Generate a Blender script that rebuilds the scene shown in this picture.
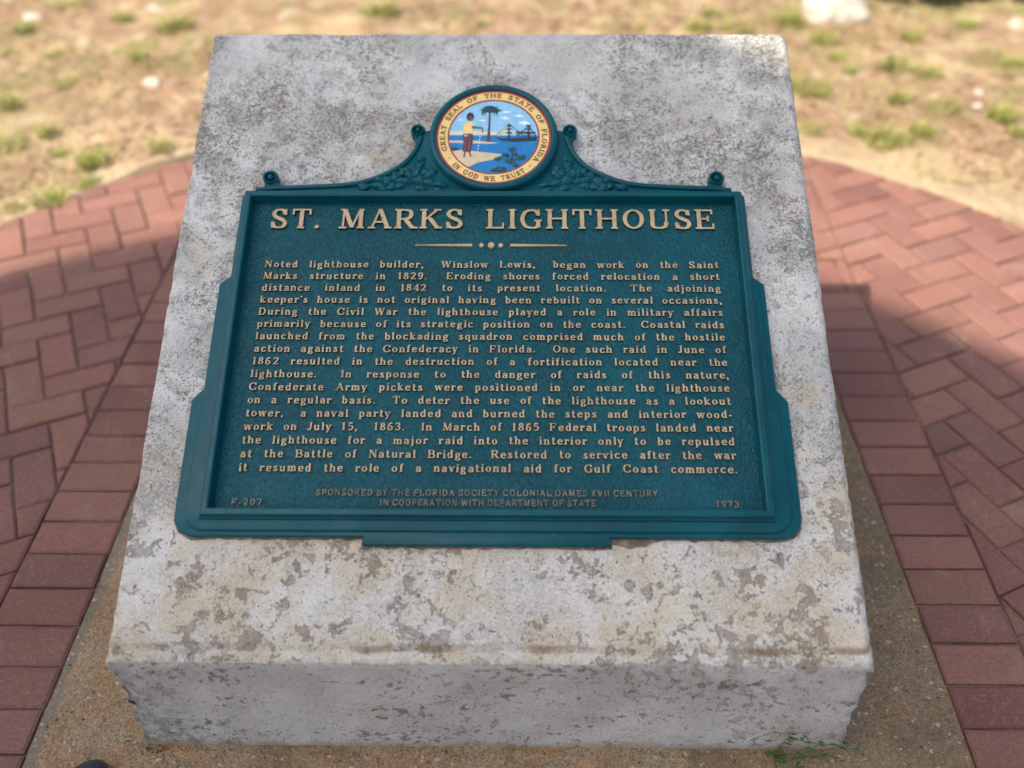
import bpy, bmesh, math, random
from mathutils import Vector, Matrix, noise
random.seed(7)
R = math.radians
for o in list(bpy.data.objects): bpy.data.objects.remove(o)
SC = bpy.context.scene
COL = SC.collection

# ------------------------------------------------------------------ camera, sky, sun, exposure
PX, PY, PZ = 0.05289, -0.92819, 1.72118
PITCH, YAW, ROLL, FPX = 0.714953, -0.0133246, -0.0053576, 962.142
cp, sp = math.cos(PITCH), math.sin(PITCH)
fwd = Vector((math.sin(YAW)*cp, math.cos(YAW)*cp, -sp))
right = Vector((math.cos(YAW), -math.sin(YAW), 0)); up = right.cross(fwd)
r2 = math.cos(ROLL)*right + math.sin(ROLL)*up
u2 = -math.sin(ROLL)*right + math.cos(ROLL)*up
cam_d = bpy.data.cameras.new('camera'); cam = bpy.data.objects.new('camera', cam_d); COL.objects.link(cam)
M = Matrix((r2, u2, -fwd)).transposed().to_4x4(); M.translation = (PX, PY, PZ); cam.matrix_world = M
cam_d.sensor_width = 36; cam_d.lens = FPX/1024*36; cam_d.clip_end = 1000; cam_d.clip_start = 0.05
cam_d.dof.use_dof = True; cam_d.dof.aperture_fstop = 1.1; cam_d.dof.focus_distance = 1.88; cam_d.dof.aperture_blades = 9
SC.camera = cam

SUN = Vector((-0.47633, -0.26457, 0.87760)).normalized()          # towards the sun
sun_el = math.asin(SUN.z); sun_az = math.atan2(SUN.x, SUN.y)
w = bpy.data.worlds.new('World'); SC.world = w; w.use_nodes = True
nt = w.node_tree; bgn = nt.nodes['Background']; sky = nt.nodes.new('ShaderNodeTexSky')
sky.sky_type = 'NISHITA'; sky.sun_disc = False; sky.sun_elevation = sun_el; sky.sun_rotation = sun_az
sky.air_density = 1.0; sky.dust_density = 3.5; sky.ozone_density = 1.0
hs = nt.nodes.new('ShaderNodeHueSaturation'); hs.inputs['Saturation'].default_value = .87      # thin summer haze whitens the sky
nt.links.new(sky.outputs[0], hs.inputs['Color']); nt.links.new(hs.outputs[0], bgn.inputs[0]); bgn.inputs[1].default_value = 0.15
sl = bpy.data.lights.new('sun', 'SUN'); so = bpy.data.objects.new('sun', sl); COL.objects.link(so)
sl.energy = 5.0; sl.angle = R(0.53); sl.color = (1.0, 0.92, 0.78)
so.rotation_euler = SUN.to_track_quat('Z', 'Y').to_euler()
SC.view_settings.view_transform = 'Standard'; SC.view_settings.look = 'None'
SC.view_settings.exposure = 0.80; SC.view_settings.gamma = 1

# ------------------------------------------------------------------ helpers
def tag(o, label=None, cat=None, group=None, kind=None):
    if label: o['label'] = label
    if cat: o['category'] = cat
    if group: o['group'] = group
    if kind: o['kind'] = kind
    return o
def empty(name, loc=(0, 0, 0)):
    o = bpy.data.objects.new(name, None); COL.objects.link(o); o.location = loc; o.empty_display_size = .1
    return o
def link(name, me, mats, parent=None):
    o = bpy.data.objects.new(name, me); COL.objects.link(o)
    for m in (mats if isinstance(mats, (list, tuple)) else [mats]): me.materials.append(m)
    if parent: o.parent = parent
    return o
def from_bm(name, bm, mats, parent=None, smooth=None):
    bmesh.ops.recalc_face_normals(bm, faces=bm.faces)
    me = bpy.data.meshes.new(name); bm.to_mesh(me); bm.free()
    if smooth is not None:
        me.polygons.foreach_set('use_smooth', [True]*len(me.polygons)); me.set_sharp_from_angle(angle=R(smooth))
    return link(name, me, mats, parent)
def add_prism(bm, pts, z0, z1, bevel=0, seg=2):
    b = bmesh.new()
    v0 = [b.verts.new((x, y, z0)) for x, y in pts]; v1 = [b.verts.new((x, y, z1)) for x, y in pts]
    n = len(pts); top = b.faces.new(v1); b.faces.new(v0[::-1])
    for i in range(n): b.faces.new((v0[i], v0[(i+1) % n], v1[(i+1) % n], v1[i]))
    bmesh.ops.recalc_face_normals(b, faces=b.faces)
    if bevel: bmesh.ops.bevel(b, geom=list(top.edges), offset=bevel, segments=seg, profile=.5, affect='EDGES', clamp_overlap=True)
    me = bpy.data.meshes.new('t'); b.to_mesh(me); b.free(); bm.from_mesh(me); bpy.data.meshes.remove(me)
def add_lathe(bm, prof, c=(0, 0, 0), n=64, mat=0):
    rings = []
    for r, z in prof:
        rings.append([bm.verts.new((c[0]+r*math.cos(2*math.pi*i/n), c[1]+r*math.sin(2*math.pi*i/n), c[2]+z)) for i in range(n)] if r > 1e-6
                     else [bm.verts.new((c[0], c[1], c[2]+z))])
    for a, b in zip(rings, rings[1:]):
        for i in range(n):
            j = (i+1) % n
            if len(a) == 1 and len(b) == 1: continue
            if len(a) == 1: f = bm.faces.new((a[0], b[i], b[j]))
            elif len(b) == 1: f = bm.faces.new((a[i], b[0], a[j]))
            else: f = bm.faces.new((a[i], b[i], b[j], a[j]))
            f.material_index = mat
def add_tube(bm, pts, rad, n=8, mat=0):
    pts = [Vector(p) for p in pts]; rad = rad if isinstance(rad, (list, tuple)) else [rad]*len(pts)
    rings = []
    for i, p in enumerate(pts):
        d = (pts[min(i+1, len(pts)-1)]-pts[max(i-1, 0)]).normalized()
        a = d.cross(Vector((0, 0, 1)) if abs(d.z) < .9 else Vector((1, 0, 0))).normalized(); b = d.cross(a)
        rings.append([bm.verts.new(p+rad[i]*(math.cos(2*math.pi*k/n)*a+math.sin(2*math.pi*k/n)*b)) for k in range(n)])
    for a, b in zip(rings, rings[1:]):
        for k in range(n): bm.faces.new((a[k], a[(k+1) % n], b[(k+1) % n], b[k])).material_index = mat
    bm.faces.new(rings[0]); bm.faces.new(rings[-1])

class N:                                                            # small node-tree builder
    def __init__(s, name, rough=.6, spec=.5):
        s.m = bpy.data.materials.new(name); s.m.use_nodes = True; s.t = s.m.node_tree
        s.b = s.t.nodes['Principled BSDF']; s.b.inputs['Roughness'].default_value = rough
        s.b.inputs['Specular IOR Level'].default_value = spec
        s.geo = s.t.nodes.new('ShaderNodeNewGeometry'); s.tc = s.t.nodes.new('ShaderNodeTexCoord')
        s.P = s.tc.outputs['Object']
    def put(s, inp, v):
        if isinstance(v, bpy.types.NodeSocket): s.t.links.new(v, inp)
        elif isinstance(v, (tuple, list)) and len(v) == 3 and inp.type == 'RGBA': inp.default_value = (*v, 1)
        else: inp.default_value = v
    def noise(s, scale, detail=6, rough=.55, dist=0, vec=None):
        n = s.t.nodes.new('ShaderNodeTexNoise'); s.put(n.inputs['Vector'], vec or s.P)
        for k, v in (('Scale', scale), ('Detail', detail), ('Roughness', rough), ('Distortion', dist)): n.inputs[k].default_value = v
        return n.outputs['Fac']
    def vor(s, scale, feature='F1', out='Distance', vec=None, rnd=1):
        n = s.t.nodes.new('ShaderNodeTexVoronoi'); n.feature = feature; s.put(n.inputs['Vector'], vec or s.P)
        n.inputs['Scale'].default_value = scale; n.inputs['Randomness'].default_value = rnd
        return n.outputs[out]
    def math(s, op, a, b=0, clamp=False):
        n = s.t.nodes.new('ShaderNodeMath'); n.operation = op; n.use_clamp = clamp
        s.put(n.inputs[0], a); s.put(n.inputs[1], b); return n.outputs[0]
    def ramp(s, v, lo, hi, a=0., b=1.):
        n = s.t.nodes.new('ShaderNodeMapRange'); n.interpolation_type = 'SMOOTHSTEP'
        for i, x in enumerate((v, lo, hi, a, b)): s.put(n.inputs[i], x)
        return n.outputs[0]
    def mix(s, f, a, b, mode='MIX'):
        n = s.t.nodes.new('ShaderNodeMix'); n.data_type = 'RGBA'; n.blend_type = mode
        s.put(n.inputs[0], f); s.put(n.inputs[6], a); s.put(n.inputs[7], b); return n.outputs[2]
    def xyz(s, v):
        n = s.t.nodes.new('ShaderNodeSeparateXYZ'); s.put(n.inputs[0], v); return n.outputs
    def scaled(s, v, sc, loc=(0, 0, 0)):
        n = s.t.nodes.new('ShaderNodeMapping'); s.put(n.inputs[0], v); n.inputs['Scale'].default_value = sc; n.inputs['Location'].default_value = loc
        return n.outputs[0]
    def bump(s, h, strength, dist, prev=None):
        n = s.t.nodes.new('ShaderNodeBump'); n.inputs['Strength'].default_value = strength; n.inputs['Distance'].default_value = dist
        s.put(n.inputs['Height'], h)
        if prev: s.put(n.inputs['Normal'], prev)
        return n.outputs[0]
    def done(s, col, rough=None, nor=None):
        s.put(s.b.inputs['Base Color'], col)
        if rough is not None: s.put(s.b.inputs['Roughness'], rough)
        if nor is not None: s.put(s.b.inputs['Normal'], nor)
        return s.m
def simple(name, col, rough=.6, var=.15, scale=30, bump=0, bs=200, spec=.5):
    m = N(name, rough, spec); f = m.noise(scale, 4)
    c = m.mix(m.ramp(f, .3, .7), tuple(x*(1-var) for x in col), tuple(min(1, x*(1+var)) for x in col))
    return m.done(c, None, m.bump(m.noise(bs, 3), .5, bump) if bump else None)

# ------------------------------------------------------------------ materials
def mat_plinth():
    m = N('painted_weathered_concrete', .88, .25)
    x, y, z = m.xyz(m.P)[:3]
    MUL = lambda a, b: m.math('MULTIPLY', a, b)
    ADD = lambda a, b: m.math('ADD', a, b)
    SUB = lambda a, b: m.math('SUBTRACT', a, b)
    low = m.ramp(ADD(z, MUL(SUB(m.noise(5, 3), .5), .30)), .50, .36)              # 1 on the lower slope
    front = m.ramp(z, .281, .276)
    notfront = SUB(1, front)
    paint = m.mix(m.ramp(m.noise(7, 6, .6), .36, .64), (.45, .44, .40), (.61, .595, .54))
    warm = m.mix(m.ramp(m.noise(8, 7, .65), .36, .62), (.63, .60, .54), (.55, .465, .33))
    col = m.mix(MUL(low, .9), paint, warm)
    col = m.mix(front, col, m.mix(m.ramp(m.noise(7, 6, .6), .36, .64), (.45, .425, .385), (.56, .535, .49)))
    och = m.ramp(m.noise(6, 6, .65, 0, m.scaled(m.P, (1, 1, 1), (4, 1, 7))), .54, .70)
    col = m.mix(MUL(och, MUL(SUB(1, MUL(front, .5)), .55)), col, (.46, .36, .23))
    # soft grey bloom of lichen
    dens = m.ramp(m.noise(4.4, 5, .65, .4, m.scaled(m.P, (1, 1, 1), (9, 3, 1))), .36, .64)
    upw = MUL(SUB(1, MUL(low, .8)), notfront)
    soft = MUL(m.ramp(ADD(m.noise(20, 9, .75), MUL(SUB(dens, .5), .10)), .47, .60), MUL(upw, .50))
    col = m.mix(soft, col, m.mix(m.noise(12, 2), (.24, .225, .19), (.29, .285, .275)))
    # crisp freckles of dark lichen at three sizes
    tot = None
    for sc, th, dn, am in ((230, .575, .12, .8), (115, .595, .13, .85), (52, .635, .11, .7)):
        f = m.ramp(SUB(m.noise(sc, 6, .68), SUB(th, MUL(SUB(dens, .35), dn))), -.012, .03)
        f = MUL(f, am); tot = f if tot is None else m.math('MAXIMUM', tot, f)
    lich = MUL(tot, ADD(MUL(upw, .85), .15))
    col = m.mix(lich, col, m.mix(m.noise(60, 2), (.13, .115, .085), (.20, .185, .16)))
    # peeled patches, ragged, brown-grey bare concrete; clustered
    pv = m.scaled(m.P, (1, 1, 1), (2, 5, 3))
    clus = m.ramp(m.noise(5.2, 4, .6, 0, m.scaled(m.P, (1, 1, 1), (7, 2, 5))), .38, .62)
    where = m.math('MAXIMUM', MUL(low, notfront), MUL(front, .30))
    pt = SUB(.625, ADD(MUL(clus, .115), MUL(SUB(where, 1), .05)))
    p1 = m.noise(30, 10, .74, .25, pv)
    peel = m.ramp(SUB(p1, pt), -.004, .014)
    bare = m.mix(m.ramp(m.noise(24, 6, .7), .38, .62), (.34, .30, .255), (.25, .175, .11))
    col = m.mix(MUL(peel, ADD(.25, MUL(where, .55))), col, bare)
    p2 = m.ramp(SUB(m.noise(90, 8, .75, .2, pv), SUB(.64, MUL(clus, .09))), -.006, .02)
    col = m.mix(MUL(p2, ADD(.2, MUL(where, .45))), col, (.27, .225, .17))
    # chips and pock marks in short rows along the front face
    rows = m.noise(9, 3, .5, 0, m.scaled(m.P, (.45, 1, 1.6), (3, 3, 3)))
    sp = m.ramp(ADD(m.noise(70, 5, .6, .2, m.scaled(m.P, (.75, .8, 1.0))), MUL(rows, .6)), .925, .95)
    col = m.mix(MUL(sp, MUL(front, .7)), col, (.16, .11, .08))
    fr_ = MUL(m.ramp(m.noise(55, 8, .75), m.math('SUBTRACT', .60, MUL(m.ramp(m.noise(6, 4, .6), .4, .65), .08)), .63), MUL(front, .6))
    col = m.mix(fr_, col, (.23, .205, .165))
    # rust-brown stain line a little above the lower arris
    zz = ADD(z, MUL(SUB(m.noise(14, 4), .5), .006))
    ln = MUL(MUL(m.ramp(zz, .2865, .2895), m.ramp(zz, .2955, .2915)), ADD(.25, MUL(.75, m.ramp(m.noise(7, 6, .7), .42, .56))))
    col = m.mix(MUL(ln, .8), col, (.24, .165, .10))
    arr = MUL(m.ramp(z, .270, .2785), m.ramp(z, .284, .2800))
    col = m.mix(MUL(arr, MUL(m.ramp(m.noise(40, 5, .7), .45, .6), .5)), col, (.22, .18, .14))
    ml = MUL(m.ramp(ADD(x, MUL(z, .6)), -.40, -.58), m.ramp(m.noise(40, 8, .75), .42, .58))
    col = m.mix(MUL(MUL(ml, front), .65), col, (.17, .16, .14))
    side = MUL(m.ramp(m.math('ABSOLUTE', x), .640, .656), m.ramp(m.noise(45, 6, .7), .46, .58))
    col = m.mix(MUL(side, .5), col, (.22, .21, .18))
    ft = MUL(m.ramp(ADD(z, MUL(m.noise(25, 5), .05)), .055, .025), .7)
    col = m.mix(ft, col, (.30, .235, .15))
    grain = m.noise(480, 3, .65)
    col = m.mix(.55, col, m.mix(m.ramp(grain, .36, .64), (.36, .36, .36), (.66, .66, .66)), 'OVERLAY')
    pits = MUL(m.ramp(m.vor(130), .22, .12), m.ramp(m.xyz(m.vor(130, out='Color'))[0], .72, .8))
    col = m.mix(MUL(pits, .7), col, (.12, .10, .08))
    h = ADD(MUL(grain, .3), MUL(m.noise(110, 6, .7), .9))
    h = SUB(SUB(SUB(h, MUL(peel, .45)), MUL(sp, .6)), MUL(pits, .6))
    return m.done(col, .88, m.bump(h, 1, .003))
def mat_teal(name, dark=1., stipple=0.):
    m = N(name, .4, .22)
    f = m.noise(6, 5, .6)
    col = m.mix(m.ramp(f, .35, .65), (.0*dark, .056*dark, .072*dark), (.0*dark, .076*dark, .092*dark))
    dust = m.math('MULTIPLY', m.ramp(m.noise(70, 5, .7), .64, .8), .12)
    col = m.mix(dust, col, (.16, .22, .23))
    fleck = m.ramp(m.vor(38), .055, .03)
    col = m.mix(m.math('MULTIPLY', fleck, m.ramp(m.noise(9, 2), .55, .7)), col, (.25, .3, .3))
    grime = m.math('MULTIPLY', m.ramp(m.noise(11, 8, .75, .3), .52, .68), .30); col = m.mix(grime, col, (.02, .05, .055))
    chalk = m.math('MULTIPLY', m.ramp(m.noise(5, 7, .7, .3, m.scaled(m.P, (1, 1, 1), (6, 2, 1))), .50, .68), .35); col = m.mix(chalk, col, (.01, .10, .13))
    scr = m.math('MULTIPLY', m.ramp(m.noise(240, 3, .6, 0, m.scaled(m.P, (1, .25, 1))), .70, .74), .5); col = m.mix(scr, col, (.20, .27, .27))
    if stipple:
        h = m.math('ADD', m.math('MULTIPLY', m.noise(95, 3, .55, 1.2), 1), m.math('MULTIPLY', m.noise(260, 2), .3))
        nor = m.bump(h, stipple, .0055)
    else: nor = m.bump(m.noise(60, 3), .35, .002)
    return m.done(col, m.ramp(m.noise(25, 4), .3, .7, .28, .42), nor)
def mat_brick():
    m = N('clay_paver', .8, .35)
    rnd = m.geo.outputs['Random Per Island']
    a = m.mix(rnd, (.145, .060, .046), (.245, .108, .078))
    r2_ = m.math('FRACT', m.math('MULTIPLY', rnd, 7.31)); a = m.mix(m.math('MULTIPLY', m.ramp(r2_, .6, .95), .35), a, (.24, .125, .08))
    r3_ = m.math('FRACT', m.math('MULTIPLY', rnd, 13.7)); a = m.mix(m.math('MULTIPLY', m.ramp(r3_, .75, .95), .4), a, (.15, .075, .07))
    a = m.mix(m.math('MULTIPLY', m.ramp(m.noise(2.5, 3), .4, .65), .4), a, (.27, .135, .10))
    a = m.mix(m.math('MULTIPLY', m.ramp(m.noise(14, 7, .75), .48, .66), .5), a, (.17, .085, .068))
    a = m.mix(m.math('MULTIPLY', m.ramp(m.noise(4, 8, .8, .5, m.scaled(m.P, (1, 1, 1), (3, 9, 2))), .54, .66), .5), a, (.28, .18, .125))
    g = m.noise(150, 7, .85)
    a = m.mix(m.math('MULTIPLY', m.ramp(g, .53, .64), .7), a, (.36, .22, .17))
    a = m.mix(m.math('MULTIPLY', m.ramp(g, .47, .37), .75), a, (.12, .055, .05))
    return m.done(a, .8, m.bump(m.math('ADD', g, m.noise(60, 3)), 1, .003))
def mat_slab():
    m = N('stained_concrete', .88, .25)
    x, y, z = m.xyz(m.P)[:3]
    a = m.mix(m.ramp(m.noise(5, 7, .7), .38, .60), (.28, .18, .10), (.31, .24, .16))
    a = m.mix(m.math('MULTIPLY', m.ramp(m.noise(16, 8, .75), .46, .62), .5), a, (.40, .215, .09))
    a = m.mix(m.math('MULTIPLY', m.ramp(m.noise(40, 8, .8), .5, .62), .55), a, (.16, .105, .06))
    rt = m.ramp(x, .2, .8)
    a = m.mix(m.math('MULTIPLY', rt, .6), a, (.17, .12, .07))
    gr_ = m.noise(190, 5, .8); a = m.mix(.8, a, m.mix(m.ramp(gr_, .40, .60), (.30, .30, .30), (.72, .70, .66)), 'OVERLAY')
    edge = m.ramp(m.math('SUBTRACT', m.math('MULTIPLY', x, -1), m.math('MULTIPLY', m.noise(30, 6, .7), .05)), .825, .842)
    a = m.mix(m.math('MULTIPLY', edge, .8), a, m.mix(m.noise(60, 6, .7), (.13, .12, .085), (.25, .22, .16)))
    dk = m.ramp(m.noise(4, 7, .7, 0, m.scaled(m.P, (1, 1, 1), (5, 5, 5))), .5, .62)
    a = m.mix(m.math('MULTIPLY', dk, .55), a, (.13, .10, .06))
    h = m.noise(160, 6, .75)
    for sc, ch, c_, th, f_, w_ in ((34, 2, (.50, .40, .28), .84, .8, .22), (45, 1, (.05, .04, .03), .86, .85, .2), (70, 0, (.52, .44, .33), .80, .8, .34), (130, 1, (.50, .33, .16), .66, .7, .36), (210, 2, (.56, .50, .42), .7, .7, .38), (60, 1, (.035, .028, .02), .84, .9, .20), (115, 2, (.05, .035, .025), .76, .9, .26), (200, 0, (.07, .05, .035), .7, .8, .32)):
        wob = m.scaled(m.P, (1, 1.13, .9), (sc*.13, sc*.07, 0))
        n_ = m.t.nodes.new('ShaderNodeMix'); n_.data_type = 'VECTOR'; m.put(n_.inputs[0], .02); m.put(n_.inputs[4], wob)
        nc = m.t.nodes.new('ShaderNodeTexNoise'); m.put(nc.inputs['Vector'], m.P); nc.inputs['Scale'].default_value = sc*1.5; m.put(n_.inputs[5], nc.outputs['Color'])
        v_ = n_.outputs[1]
        k = m.math('MULTIPLY', m.ramp(m.vor(sc, vec=v_), w_, w_-.12), m.ramp(m.xyz(m.vor(sc, out='Color', vec=v_))[ch], th, th+.03))
        a = m.mix(m.math('MULTIPLY', k, f_), a, c_)
        h = m.math('SUBTRACT' if c_[0] < .1 else 'ADD', h, m.math('MULTIPLY', k, .7 if c_[0] < .1 else .2))
    return m.done(a, .88, m.bump(h, 1, .004))
def mat_sand():
    m = N('sandy_soil', .95, .1)
    a = m.mix(m.ramp(m.noise(1.7, 7, .7), .40, .60), (.47, .35, .20), (.32, .205, .13))
    a = m.mix(m.math('MULTIPLY', m.ramp(m.noise(4.5, 9, .78), .48, .58), .75), a, (.22, .14, .085))
    a = m.mix(m.math('MULTIPLY', m.ramp(m.noise(7, 9, .75, .5, m.scaled(m.P, (1, 1, 1), (3, 7, 1))), .53, .62), .8), a, (.56, .45, .32))
    a = m.mix(m.math('MULTIPLY', m.ramp(m.noise(14, 8, .75, .5, m.scaled(m.P, (1, 1, 1), (2, 2, 1))), .54, .62), .6), a, (.34, .15, .08))
    P = m.xyz(m.P); r = m.math('SQRT', m.math('ADD', m.math('MULTIPLY', P[0], P[0]), m.math('POWER', m.math('SUBTRACT', P[1], .4), 2)))
    rim = m.ramp(m.math('ADD', r, m.math('MULTIPLY', m.noise(4, 6, .7), .8)), 3.0, 2.65)         # blown sand along the paving
    a = m.mix(m.math('MULTIPLY', rim, .8), a, m.mix(m.noise(12, 8, .7), (.44, .33, .20), (.58, .46, .30)))
    gr = m.math('MULTIPLY', m.ramp(m.noise(3.3, 8, .75, 0, m.scaled(m.P, (1, 1, 1), (8, 2, 3))), .49, .62), m.ramp(r, 2.7, 3.3))
    a = m.mix(m.math('MULTIPLY', gr, .7), a, (.20, .20, .07))
    return m.done(a, .95, m.bump(m.noise(50, 8, .75), 1, .02))

M_PL = mat_plinth(); M_TEAL = mat_teal('teal_gloss_paint'); M_FLOOR = mat_teal('teal_stippled_paint', .95, .75)
M_TEALD = mat_teal('teal_letter_edge_shade', .15)  # shade round the raised letters, painted as near-black teal on their sides
m = N('tan_letter_paint', .5, .4)
c = m.mix(m.ramp(m.noise(25, 5, .7), .35, .65), (.42, .30, .155), (.53, .385, .215))
c = m.mix(m.math('MULTIPLY', m.ramp(m.noise(190, 4, .7), .57, .64), .6), c, (.12, .12, .10))
c = m.mix(m.math('MULTIPLY', m.ramp(m.noise(14, 4, .7, 0, m.scaled(m.P, (1, 1, 1), (3, 3, 3))), .58, .68), .5), c, (.27, .22, .15))
M_TAN = m.done(c, None, m.bump(m.noise(400, 3), .5, .0006))
M_DULL = simple('worn_tan_paint', (.17, .145, .095), .5, .4, 90)
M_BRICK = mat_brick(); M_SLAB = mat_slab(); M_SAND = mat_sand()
M_JOINT = simple('joint_sand', (.15, .095, .07), .95, .6, 7, .003)

# ------------------------------------------------------------------ ground, paving, slab
CX, CY, RP = 0.0, 0.40, 2.275
bm = bmesh.new(); bmesh.ops.create_grid(bm, x_segments=1, y_segments=1, size=300)
for v in bm.verts: v.co.z = -.045
# finer uneven sand sheet near the paving, one sheet with the rest
bmesh.ops.subdivide_edges(bm, edges=bm.edges, cuts=1, use_grid_fill=True)
tag(from_bm('ground', bm, M_SAND), 'pale sandy soil with patches of thin grass', kind='structure')
bm = bmesh.new(); nr, na = 46, 220
prev = None
for i in range(nr):
    r = RP+.005+(i/(nr-1))**1.6*7.0; ring = []
    for k in range(na):
        a = 2*math.pi*k/na; x, y = CX+r*math.cos(a), CY+r*math.sin(a)
        rr = r+(.03*noise.noise(Vector((x*3, y*3, 1))) if i == 0 else 0)
        x, y = CX+rr*math.cos(a), CY+rr*math.sin(a)
        fade = max(0, 1-((r-RP)/6.8)**3)
        z = -.04+fade*(.03+.035*noise.fractal(Vector((x*1.3, y*1.3, 0)), 1, 2, 4)+.02*noise.noise(Vector((x*6, y*6, 2))))
        if i == 0: z = min(z, -.004)-.03
        ring.append(bm.verts.new((x, y, z if i < nr-1 else -.043)))
    if prev:
        for k in range(na): bm.faces.new((prev[k], prev[(k+1) % na], ring[(k+1) % na], ring[k]))
    prev = ring
tag(from_bm('sandy_ground', bm, M_SAND, smooth=60), 'uneven blown sand around the brick circle', kind='structure')

SX0, SX1, SY0, SY1 = -.881, .901, -.21, 1.478                       # concrete slab
WB = .0968
CO = 2*WB
def clip(poly, nx, ny, d):                                         # keep nx*x+ny*y <= d
    out = []
    for i in range(len(poly)):
        a, b = poly[i], poly[(i+1) % len(poly)]
        da, db = nx*a[0]+ny*a[1]-d, nx*b[0]+ny*b[1]-d
        if da <= 0: out.append(a)
        if (da < 0 < db) or (db < 0 < da):
            t = da/(da-db); out.append((a[0]+(b[0]-a[0])*t, a[1]+(b[1]-a[1])*t))
    return out
def inset(poly, g):
    A = sum(poly[i][0]*poly[(i+1) % len(poly)][1]-poly[(i+1) % len(poly)][0]*poly[i][1] for i in range(len(poly)))/2
    if A < 0: poly = poly[::-1]
    res = poly
    for i in range(len(poly)):
        a, b = poly[i], poly[(i+1) % len(poly)]; L = math.hypot(b[0]-a[0], b[1]-a[1])
        if L < 1e-5: continue
        nx, ny = (b[1]-a[1])/L, -(b[0]-a[0])/L
        res = clip(res, nx, ny, nx*a[0]+ny*a[1]-g)
        if len(res) < 3: return []
    return res
def area(p): return abs(sum(p[i][0]*p[(i+1) % len(p)][1]-p[(i+1) % len(p)][0]*p[i][1] for i in range(len(p)))/2) if len(p) > 2 else 0
pav = bmesh.new()
def brick(poly):
    if area(poly) < .0004: return
    p0 = inset(poly, random.uniform(.0015, .0030)); p1 = inset(poly, .0074)
    if len(p0) < 3: return
    if len(p1) != len(p0):
        cx = sum(p[0] for p in p0)/len(p0); cy = sum(p[1] for p in p0)/len(p0); p1 = [(p[0]+(cx-p[0])*.06, p[1]+(cy-p[1])*.06) for p in p0]
    z = random.uniform(-.0028, .0018); tx, ty = random.uniform(-.012, .012), random.uniform(-.012, .012)
    cx = sum(p[0] for p in p0)/len(p0); cy = sum(p[1] for p in p0)/len(p0)
    jx, jy = random.uniform(-.0012, .0012), random.uniform(-.0012, .0012)
    Z = lambda p, dz: z+dz+tx*(p[0]-cx)+ty*(p[1]-cy)
    a0, a1 = [], []
    for i in range(len(p0)):
        k = (i+1) % len(p0); L = math.hypot(p0[k][0]-p0[i][0], p0[k][1]-p0[i][1]); ns = max(1, int(L/.022))
        for q in range(ns):
            t = q/ns; w0 = random.uniform(0, .025) if q else random.uniform(0, .045); w1 = w0+random.uniform(-.01, .03)
            for P, A_, w_ in ((p0, a0, w0), (p1, a1, w1)):
                X, Y = P[i][0]+(P[k][0]-P[i][0])*t, P[i][1]+(P[k][1]-P[i][1])*t; D = max(.03, math.hypot(X-cx, Y-cy))
                A_.append((X+(cx-X)/D*w_*.05, Y+(cy-Y)/D*w_*.05))
    p0, p1 = a0, a1
    mk = lambda P, dz: [pav.verts.new((p[0]+jx, p[1]+jy, Z(p, dz))) for p in P]
    a, b, c = mk(p0, -.05), mk(p0, -.0038), mk(p1, 0)
    n = len(a)
    for lo, hi in ((a, b), (b, c)):
        for i in range(n): pav.faces.new((lo[i], lo[(i+1) % n], hi[(i+1) % n], hi[i]))
    pav.faces.new(c)
BX0, BX1, BY0, BY1 = SX0-CO, SX1+CO-.004, SY0-CO, SY1+CO
def rect(x0, y0, x1, y1): return [(x0, y0), (x1, y0), (x1, y1), (x0, y1)]
y = 1.0136+WB*5; 
while y > SY0:                                                      # soldier courses beside the slab
    brick(rect(SX1+.004, y-WB, BX1, y)); brick(rect(BX0, y-WB+.03, SX0-.004, y+.03)); y -= WB
x = BX0
while x < BX1-.01:
    brick(rect(x, SY1+.02, min(x+WB, BX1), BY1)); brick(rect(x, BY0, min(x+WB, BX1), SY0-.004)); x += WB
RI = RP-.004
ca, sa = math.cos(R(25)), math.sin(R(25)); OX, OY = 1.340, 1.436
circ = [(math.cos(2*math.pi*k/48), math.sin(2*math.pi*k/48)) for k in range(48)]
for j in range(-40, 40):
    for i in range(-44, 44):
        q = (i-j-3) % 4
        if q == 0: cells = rect(i, j, i+2, j+1)
        elif q == 3: cells = rect(i, j, i+1, j+2)
        else: continue
        P = [(OX+WB*(a*ca-b*sa), OY+WB*(a*sa+b*ca)) for a, b in cells]
        if max(math.hypot(a-CX, b-CY) for a, b in P) > RI:
            for nx, ny in circ:
                P = clip(P, nx, ny, RI*math.cos(math.pi/48)+nx*CX+ny*CY)
                if len(P) < 3: break
        if len(P) < 3: continue
        A = clip(P, -1, 0, -BX1); B = clip(P, 1, 0, BX0)
        C = clip(clip(clip(P, 1, 0, BX1), -1, 0, -BX0), 0, -1, -BY1) if P else []
        D = clip(clip(clip(P, 1, 0, BX1), -1, 0, -BX0), 0, 1, BY0) if P else []
        for Q in (A, B, C, D):
            if len(Q) > 2: brick(Q)
tag(from_bm('brick_paving', pav, M_BRICK), 'circle of red clay pavers laid herringbone with straight border courses', kind='structure')
bm = bmesh.new(); add_lathe(bm, [(0, -.0095), (RP-.01, -.0095), (RP-.01, -.043)], (CX, CY, 0), 96)
tag(from_bm('joint_sand', bm, M_JOINT), 'dark sand filling the joints between the pavers', kind='structure')

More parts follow.
